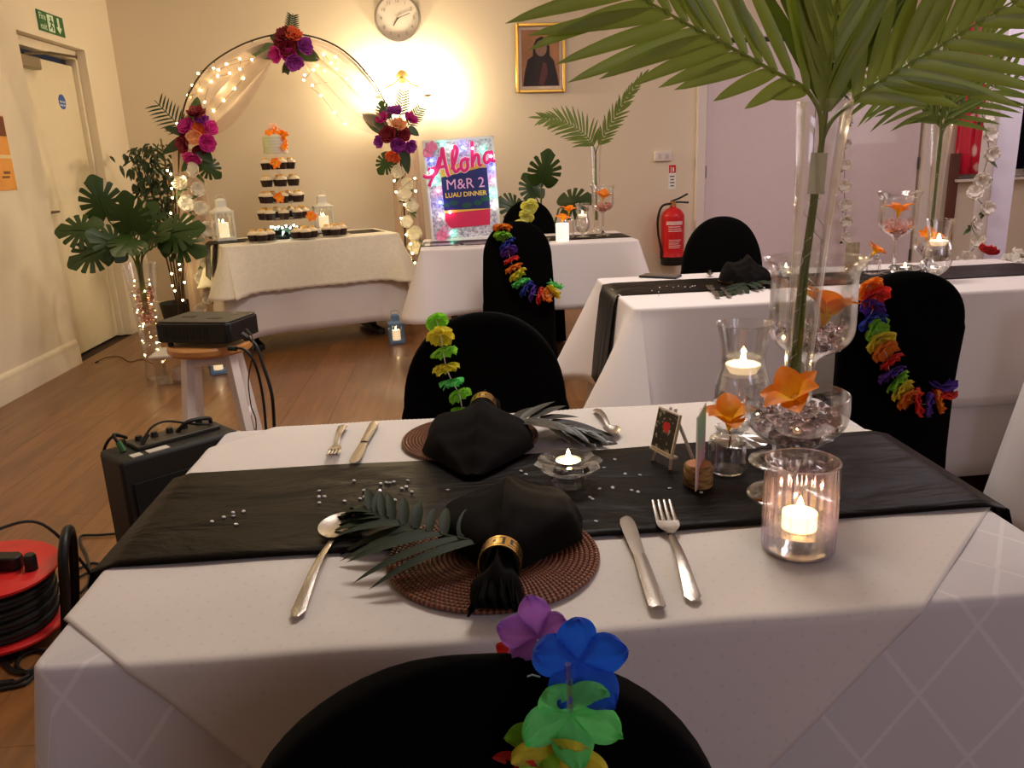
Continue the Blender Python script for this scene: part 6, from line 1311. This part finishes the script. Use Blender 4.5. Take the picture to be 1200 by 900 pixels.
# ============================================================ left corner: plants and vases
t = thing('weeping_fig', 'small-leaved green plant on a bamboo stake in the left corner', 'plant', (-2.22, 6.45, 0))
MB().lathe(shell([(0.0001, 0), (0.10, 0), (0.13, 0.22), (0.135, 0.24)], 0.008), 24).build('pot', bpy.data.materials['dark_plant_pot'], t); MB().tube([(0.06, 0, 0.1), (0.09, -0.02, 1.0), (0.07, -0.02, 1.47)], 0.007, 6).build('bamboo_stake', pm('bamboo', (120, 96, 56), 0.6), t)
MB().lathe([(0.0001, 0.19), (0.12, 0.19), (0.0001, 0.2)], 16).build('soil', bpy.data.materials['potting_soil'], t)
rnd = random.Random(3)
for b in range(5): MB().tube(cat_rom([(0.01 * b, 0, 0.18), (-0.05 + 0.03 * b, 0.02, 0.7), (-0.12 + 0.06 * b, -0.02, 1.1), (-0.14 + 0.075 * b, -0.04, 1.38 - 0.05 * abs(b - 2))], 5), 0.006, 5).build('stem', pm('brown_bark', (84, 62, 44), 0.8), t)
fm = MB()
for i in range(420):
    u = rnd.random(); p = Vector((rnd.gauss(-0.02, 0.095), rnd.gauss(-0.02, 0.08), 0.72 + 0.72 * u)); d = Vector((rnd.uniform(-1, 1), rnd.uniform(-1, 0.4), rnd.uniform(-1.2, 0.1))); b = leaflet_mb(p, d, Vector((0.2, -0.5, 1)), rnd.uniform(0.05, 0.085), 0.028, 0.2, nu=3); fm.add(b.v, b.f)
tag(fm.build('foliage', LEAFD, t, ang=80), kind='stuff')
VB = Vector((-1.896, 4.957, 0.000))
t = thing('floor_vase', 'tall clear glass floor vase of pink gems holding monstera leaves', 'vase', VB)
fp = smooth_prof([(0.062, 0.0), (0.064, 0.01), (0.058, 0.12), (0.064, 0.34), (0.082, 0.58), (0.098, 0.71)], 4); vessel(t, 'vase_glass', fp, GLASS2, 36, 0.003)
beads('pinkish gems filling the upper part of the tall floor vase', VB, fill(fp, 0.34, 0.56, 0.010), 200, 0.0095, thin_glass('rose_gem', tint=(0.90, 0.74, 0.70), edge=(0.5, 0.36, 0.33), gloss=1.6, rough=0.1), 12)
fairy('warm fairy lights inside the tall floor vase', [tuple(VB + Vector((0.05 * cos(i * 1.9), 0.05 * sin(i * 1.9), 0.10 + 0.028 * i))) for i in range(19)], r=0.005)
leaves = list(zip([(-2.003, 4.850, 1.071), (-2.094, 4.750, 0.930), (-2.039, 4.700, 0.804), (-1.894, 4.650, 0.859), (-1.570, 4.700, 0.901), (-1.563, 4.750, 0.829), (-1.804, 4.700, 0.986), (-1.808, 4.900, 0.944), (-1.684, 4.720, 0.876), (-1.796, 4.600, 0.859)], [(-0.1, -0.3, 1), (-1, -0.2, 0.15), (-0.9, -0.4, -0.3), (-0.5, -0.6, 0.5), (1, -0.3, 0.25), (0.9, -0.4, -0.25), (0.1, -0.5, 1), (0.5, 0.1, 0.9), (0.6, -0.8, 0.2), (-0.2, -1, -0.2)], [0.26, 0.25, 0.25, 0.24, 0.28, 0.26, 0.25, 0.24, 0.22, 0.22]))
for i, (p, fw_, L) in enumerate(leaves):
    lab = ('top left', 'far left', 'lowest left', 'middle left', 'upper right', 'lower right', 'central upright', 'rear upright', 'front right', 'front centre')[i]
    base = VB + Vector((0.012 * cos(i * 2.4), 0.012 * sin(i * 2.4), 0.40)); b = Vector(p) - Vector(fw_).normalized() * L * 0.42
    tt = thing('monstera_leaf', '%s monstera leaf standing in the tall floor vase' % lab, 'leaf', base, 0, 'monstera leaves in the floor vase')
    MB().tube(cat_rom([Vector((0, 0, 0)), Vector((0, 0, 0.28)) + (b - base) * 0.08, (b - base) * 0.6 + Vector((0, 0, 0.14)), b - base], 6), 0.005, 6).build('stem', STEMG, tt)
    monstera_mb(L, 20 + i).build('blade', LEAFM, tt, b - base, orient(fw_, (0.15, -0.8, 0.55)), ang=80)
BX = Vector((-1.751, 4.845, 0.000))
t = thing('glass_box', 'clear glass box with pale lid and a pink candle beside the floor vase', 'box', BX + Vector((0.03, 0.03, 0)), 0.1)
for q in range(4):
    R = Matrix.Rotation(q * pi / 2, 3, 'Z'); MB().box(R @ Vector((0, 0.115, 0.085)), (0.226, 0.004, 0.165), R=R).build('glass_side', GLASS2, t, smooth=False)
MB().box((0, 0, 0.003), (0.22, 0.22, 0.006)).build('glass_base', GLASS2, t, smooth=False); MB().box((0, 0, 0.176), (0.27, 0.25, 0.014)).build('lid', pm('pale_grey_lid', (206, 196, 190), 0.5), t, bevel=0.003)
MB().lathe([(0.0001, 0.0065), (0.05, 0.0065), (0.05, 0.07), (0.0001, 0.068)], 24).build('candle', pm('pink_wax', (226, 196, 180), 0.5, sub=0.2), t)

# ============================================================ stool, projector, amplifier, reel, cables
SX, SY = -0.95, 3.05; t = thing('white_stool', 'white painted stool with round wooden seat under the projector', 'stool', (SX, SY, 0), radians(8))
MB().lathe([(0.0001, 0.565), (0.145, 0.565), (0.155, 0.575), (0.155, 0.592), (0.148, 0.60), (0.0001, 0.60)], 40).build('seat', pm('varnished_pine', (190, 130, 72), 0.35, var=0.12, vs=6, stretch=(1, 8, 1)), t)
legs = []
for i in range(4):
    a = pi / 4 + i * pi / 2; top, bot = Vector((0.105 * cos(a), 0.105 * sin(a), 0.565)), Vector((0.185 * cos(a), 0.185 * sin(a), 0)); legs.append((top, bot)); MB().tube([bot, top], 0.024, 4).build('leg', WHITEP, t, smooth=False)
for i in range(4):
    a, b = legs[i], legs[(i + 1) % 4]; z = 0.30 if i % 2 else 0.19; f = 1 - z / 0.565
    MB().tube([a[0].lerp(a[1], f), b[0].lerp(b[1], f)], 0.012, 8).build('stretcher', WHITEP, t)
    f = 0.045; MB().tube([a[0].lerp(a[1], f), b[0].lerp(b[1], f)], 0.016, 4).build('apron_rail', WHITEP, t, smooth=False)
P = thing('projector', 'black projector with grey top resting on the white stool', 'projector', (SX + 0.005, SY - 0.01, 0.601), radians(-17)); P.scale = (0.92, 0.92, 0.95)
PT_ = pm('projector_top_grey', (62, 58, 52), 0.45)
MB().poly([(-0.16, -0.115), (0.15, -0.115), (0.165, -0.10), (0.165, 0.10), (0.15, 0.115), (-0.16, 0.115)], 0.078, 'z').build('casing', BLACKP, P, (0, 0, 0.018), bevel=0.006)
MB().poly([(-0.155, -0.110), (0.148, -0.110), (0.160, -0.098), (0.160, 0.098), (0.148, 0.110), (-0.155, 0.110)], 0.006, 'z').build('top_panel', PT_, P, (0, 0, 0.096), bevel=0.003)
MB().box((-0.075, -0.01, 0.1025), (0.05, 0.028, 0.002)).build('focus_slot', BLACKP, P, smooth=False); MB().box((0.055, -0.035, 0.1025), (0.055, 0.035, 0.002)).build('button_pad', pm('button_grey', (40, 38, 36), 0.5), P, bevel=0.001)
MB().box((0.09, 0.055, 0.1025), (0.03, 0.008, 0.001)).build('badge', pm('badge_grey', (110, 106, 100), 0.4), P, smooth=False)
for x in (-0.13, 0.12): MB().lathe([(0.0001, 0), (0.012, 0), (0.012, 0.019), (0.0001, 0.019)], 12).build('foot', BLACKP, P, (x, -0.08 if x < 0 else 0.07, 0))
m = MB()
for i in range(7): m.box((-0.12 + i * 0.03, -0.1155, 0.058), (0.02, 0.002, 0.05))
m.build('vent_grille', pm('grille_black', (10, 10, 10), 0.6), P, smooth=False)
pm('cable_black', (14, 13, 12), 0.5); CB = bpy.data.materials['cable_black']
def cable(label, pts, r=0.004, mat=None, plug=None):
    o = Vector(pts[0]); t = thing('cable', label, 'cable', o); MB().tube([Vector(p) - o for p in cat_rom(pts, 8)], r, 8).build('cord', mat or CB, t)
    d = (Vector(pts[1]) - o).normalized(); MB().tube([(0, 0, 0), d * 0.03], r * 1.9, 8).build('plug', plug or CB, t); return t
cable('thick black cable hanging right of the stool from the projector', [(-0.778, 2.860, 0.658), (-0.730, 2.840, 0.623), (-0.707, 2.820, 0.551), (-0.685, 2.800, 0.455), (-0.689, 2.800, 0.343), (-0.703, 2.800, 0.196)] + [(-0.77, 2.86, 0.01), (-0.70, 3.0, 0.008)], 0.006)
cable('black cable looping down beside the stool from the projector', [(-0.806, 2.780, 0.628), (-0.749, 2.760, 0.624), (-0.720, 2.760, 0.576), (-0.713, 2.780, 0.478), (-0.714, 2.780, 0.351), (-0.730, 2.780, 0.189)] + [(-0.80, 2.74, 0.01), (-0.72, 2.85, 0.009)], 0.005)
cable('thin black cable dangling in front of the stool leg', [(-0.761, 2.860, 0.676), (-0.738, 2.840, 0.654), (-0.733, 2.800, 0.598), (-0.759, 2.800, 0.506), (-0.762, 2.800, 0.412), (-0.756, 2.800, 0.315)] + [(-0.83, 2.79, 0.03), (-0.82, 2.68, 0.008)], 0.0022)
A0, A1 = Vector((-0.941, 2.107, 0.470)), Vector((-0.681, 2.338, 0.470)); A0.z = A1.z = 0; ad = (A1 - A0).normalized(); an_ = Vector((-ad.y, ad.x, 0)); aw = (A1 - A0).length; ah = 0.47
t = thing('amplifier', 'black amplifier cabinet on the floor left of the nearest table', 'amplifier', A0 + (A1 - A0) / 2 + an_ * 0.08, atan2(ad.y, ad.x))
MB().box((0, 0, ah / 2), (aw, 0.16, ah)).build('cabinet', pm('amp_vinyl', (22, 19, 16), 0.6, bump=0.4, bs=500), t, bevel=0.012)
MB().box((0, -0.082, ah / 2 - 0.02), (aw - 0.05, 0.006, ah - 0.10)).build('speaker_grille', pm('amp_grille', (8, 8, 8), 0.85, bump=0.5, bs=1200), t, bevel=0.002)
MB().box((0.02, 0.02, ah + 0.006), (aw - 0.10, 0.09, 0.012)).build('control_panel', pm('amp_panel', (52, 46, 38), 0.45), t, bevel=0.003)
for i in range(6): MB().lathe([(0.0001, 0), (0.011, 0), (0.009, 0.014), (0.0001, 0.014)], 12).build('knob', BLACKP, t, (-0.12 + 0.045 * i, 0.035, ah + 0.012))
for x, w_ in ((-0.12, 0.030), (-0.06, 0.06)): MB().box((x, -0.055, ah + 0.001), (w_, 0.028, 0.003)).build('paper_label', pm('paper_label', (196, 188, 172), 0.7), t, smooth=False)
MB().tube(cat_rom([(0.03, 0.02, ah + 0.012), (0.06, 0.0, ah + 0.04), (0.12, 0.0, ah + 0.035), (0.14, 0.03, ah + 0.01)], 6), 0.006, 8).build('carry_strap', RUBBER, t)
ao = Vector((-0.965, 2.20, ah + 0.002))
cable('black cable with green plug looping out of the amplifier', [tuple(ao), tuple(ao + Vector((-0.02, 0, 0.05)))] + [(-0.973, 2.250, 0.495), (-1.005, 2.250, 0.503), (-1.033, 2.250, 0.478), (-1.049, 2.250, 0.430), (-1.042, 2.250, 0.368), (-1.025, 2.250, 0.300), (-1.009, 2.250, 0.233), (-1.007, 2.250, 0.156)] + [(-1.12, 2.2, 0.006)], 0.0045, None, pm('green_plug', (60, 110, 60), 0.5))
cable('black cable running over the amplifier top', [(-0.92, 2.22, 0.485), (-0.90, 2.25, 0.52), (-0.87, 2.29, 0.525), (-0.81, 2.33, 0.50), (-0.77, 2.36, 0.486)], 0.0035)
cable('black lead on the floor from the amplifier to the red reel', [(-1.159, 2.684, 0.007), (-1.201, 2.677, 0.007), (-1.301, 2.672, 0.007), (-1.367, 2.675, 0.007), (-1.349, 2.620, 0.007), (-1.288, 2.523, 0.007), (-1.229, 2.410, 0.007), (-1.195, 2.319, 0.007), (-1.194, 2.262, 0.007)], 0.0045, None, SIGNW)
cable('black lead crossing the floor under the nearest table', [(-1.119, 2.549, 0.006), (-1.166, 2.489, 0.006), (-1.211, 2.432, 0.006), (-1.240, 2.375, 0.006), (-1.268, 2.336, 0.006)], 0.0045)
cable('black lead coiled on the floor before the red reel', [(-1.299, 2.304, 0.006), (-1.272, 2.418, 0.006), (-1.236, 2.458, 0.006), (-1.161, 2.408, 0.006), (-1.094, 2.370, 0.006)], 0.0045)
RX, RY = -1.30, 2.05; t = thing('cable_reel', 'red cable reel wound with black cable on the floor at left', 'cable reel', (RX, RY, 0.02), rot=(radians(4), radians(3), 0.3)); RP = pm('reel_red_plastic', (208, 34, 34), 0.4)
for z in (0.02, 0.185): MB().lathe([(0.0001, z), (0.150, z), (0.156, z + 0.006), (0.156, z + 0.012), (0.148, z + 0.016), (0.0001, z + 0.014)], 48).build('flange', RP, t)
for j in range(9):
    rr = 0.125 + 0.006 * (j % 2); z = 0.044 + j * 0.0165; MB().lathe([(rr + 0.0095 * cos(a), z + 0.0095 * sin(a)) for a in [2 * pi * q / 8 for q in range(8)]], 40, closed=True).build('cable_turn', CB, t)
MB().lathe([(0.0001, 0.034), (0.118, 0.034), (0.118, 0.186), (0.0001, 0.186)], 32).build('drum', BLACKP, t)
for i, (x, y, a) in enumerate(((-0.03, -0.05, 0.3), (0.04, -0.015, -0.3), (-0.06, 0.03, 0.8))): MB().poly([(-0.032, -0.02), (0.02, -0.022), (0.034, -0.01), (0.034, 0.01), (0.02, 0.022), (-0.032, 0.02)], 0.04, 'z').build('plug', BLACKP, t, (x, y, 0.200), (0, 0, a), bevel=0.005)
MB().lathe([(0.0001, 0), (0.016, 0), (0.016, 0.04), (0.012, 0.046), (0.0001, 0.046)], 14).build('winding_knob', BLACKP, t, (0.095, -0.04, 0.2))
for s_ in (-1,):
    MB().tube(cat_rom([(0.155, -0.09, -0.018), (0.170, -0.085, 0.12), (0.178, -0.075, 0.24), (0.185, -0.01, 0.285), (0.185, 0.05, 0.24), (0.175, 0.07, 0.12), (0.160, 0.075, -0.018)], 6), 0.013, 10).build('carry_frame', BLACKM, t)
MB().box((0, 0, 0.0), (0.10, 0.26, 0.036)).build('foot_bar', BLACKM, t, bevel=0.006)
cable('black lead with white plug on top of the red reel', [(-1.345, 2.09, 0.262), (-1.30, 2.14, 0.29), (-1.22, 2.19, 0.27), (-1.13, 2.20, 0.12), (-1.09, 2.18, 0.01)], 0.0045, None, SIGNW)
cable('black coil of lead in front of the red reel on the floor', [(-1.266, 1.994, 0.008), (-1.248, 1.934, 0.008), (-1.199, 1.879, 0.008), (-1.157, 1.863, 0.008), (-1.135, 1.897, 0.008), (-1.126, 1.933, 0.008), (-1.175, 1.962, 0.008), (-1.205, 1.943, 0.008), (-1.191, 1.889, 0.008), (-1.131, 1.853, 0.008), (-1.090, 1.883, 0.008)], 0.0055)
cable('black flex trailing off the floor at the left edge', [(-1.200, 1.823, 0.006), (-1.168, 1.825, 0.006), (-1.148, 1.844, 0.006), (-1.132, 1.863, 0.006), (-1.135, 1.818, 0.006), (-1.170, 1.805, 0.006), (-1.188, 1.801, 0.006)], 0.005)
cable('thin brown wire lying on the floor before the left door', [(-2.480, 5.472, 0.004), (-2.471, 5.618, 0.004), (-2.380, 5.622, 0.004), (-2.243, 5.441, 0.004), (-2.185, 5.501, 0.004), (-2.065, 5.353, 0.004)], 0.003, pm('brown_wire', (96, 70, 44), 0.5))
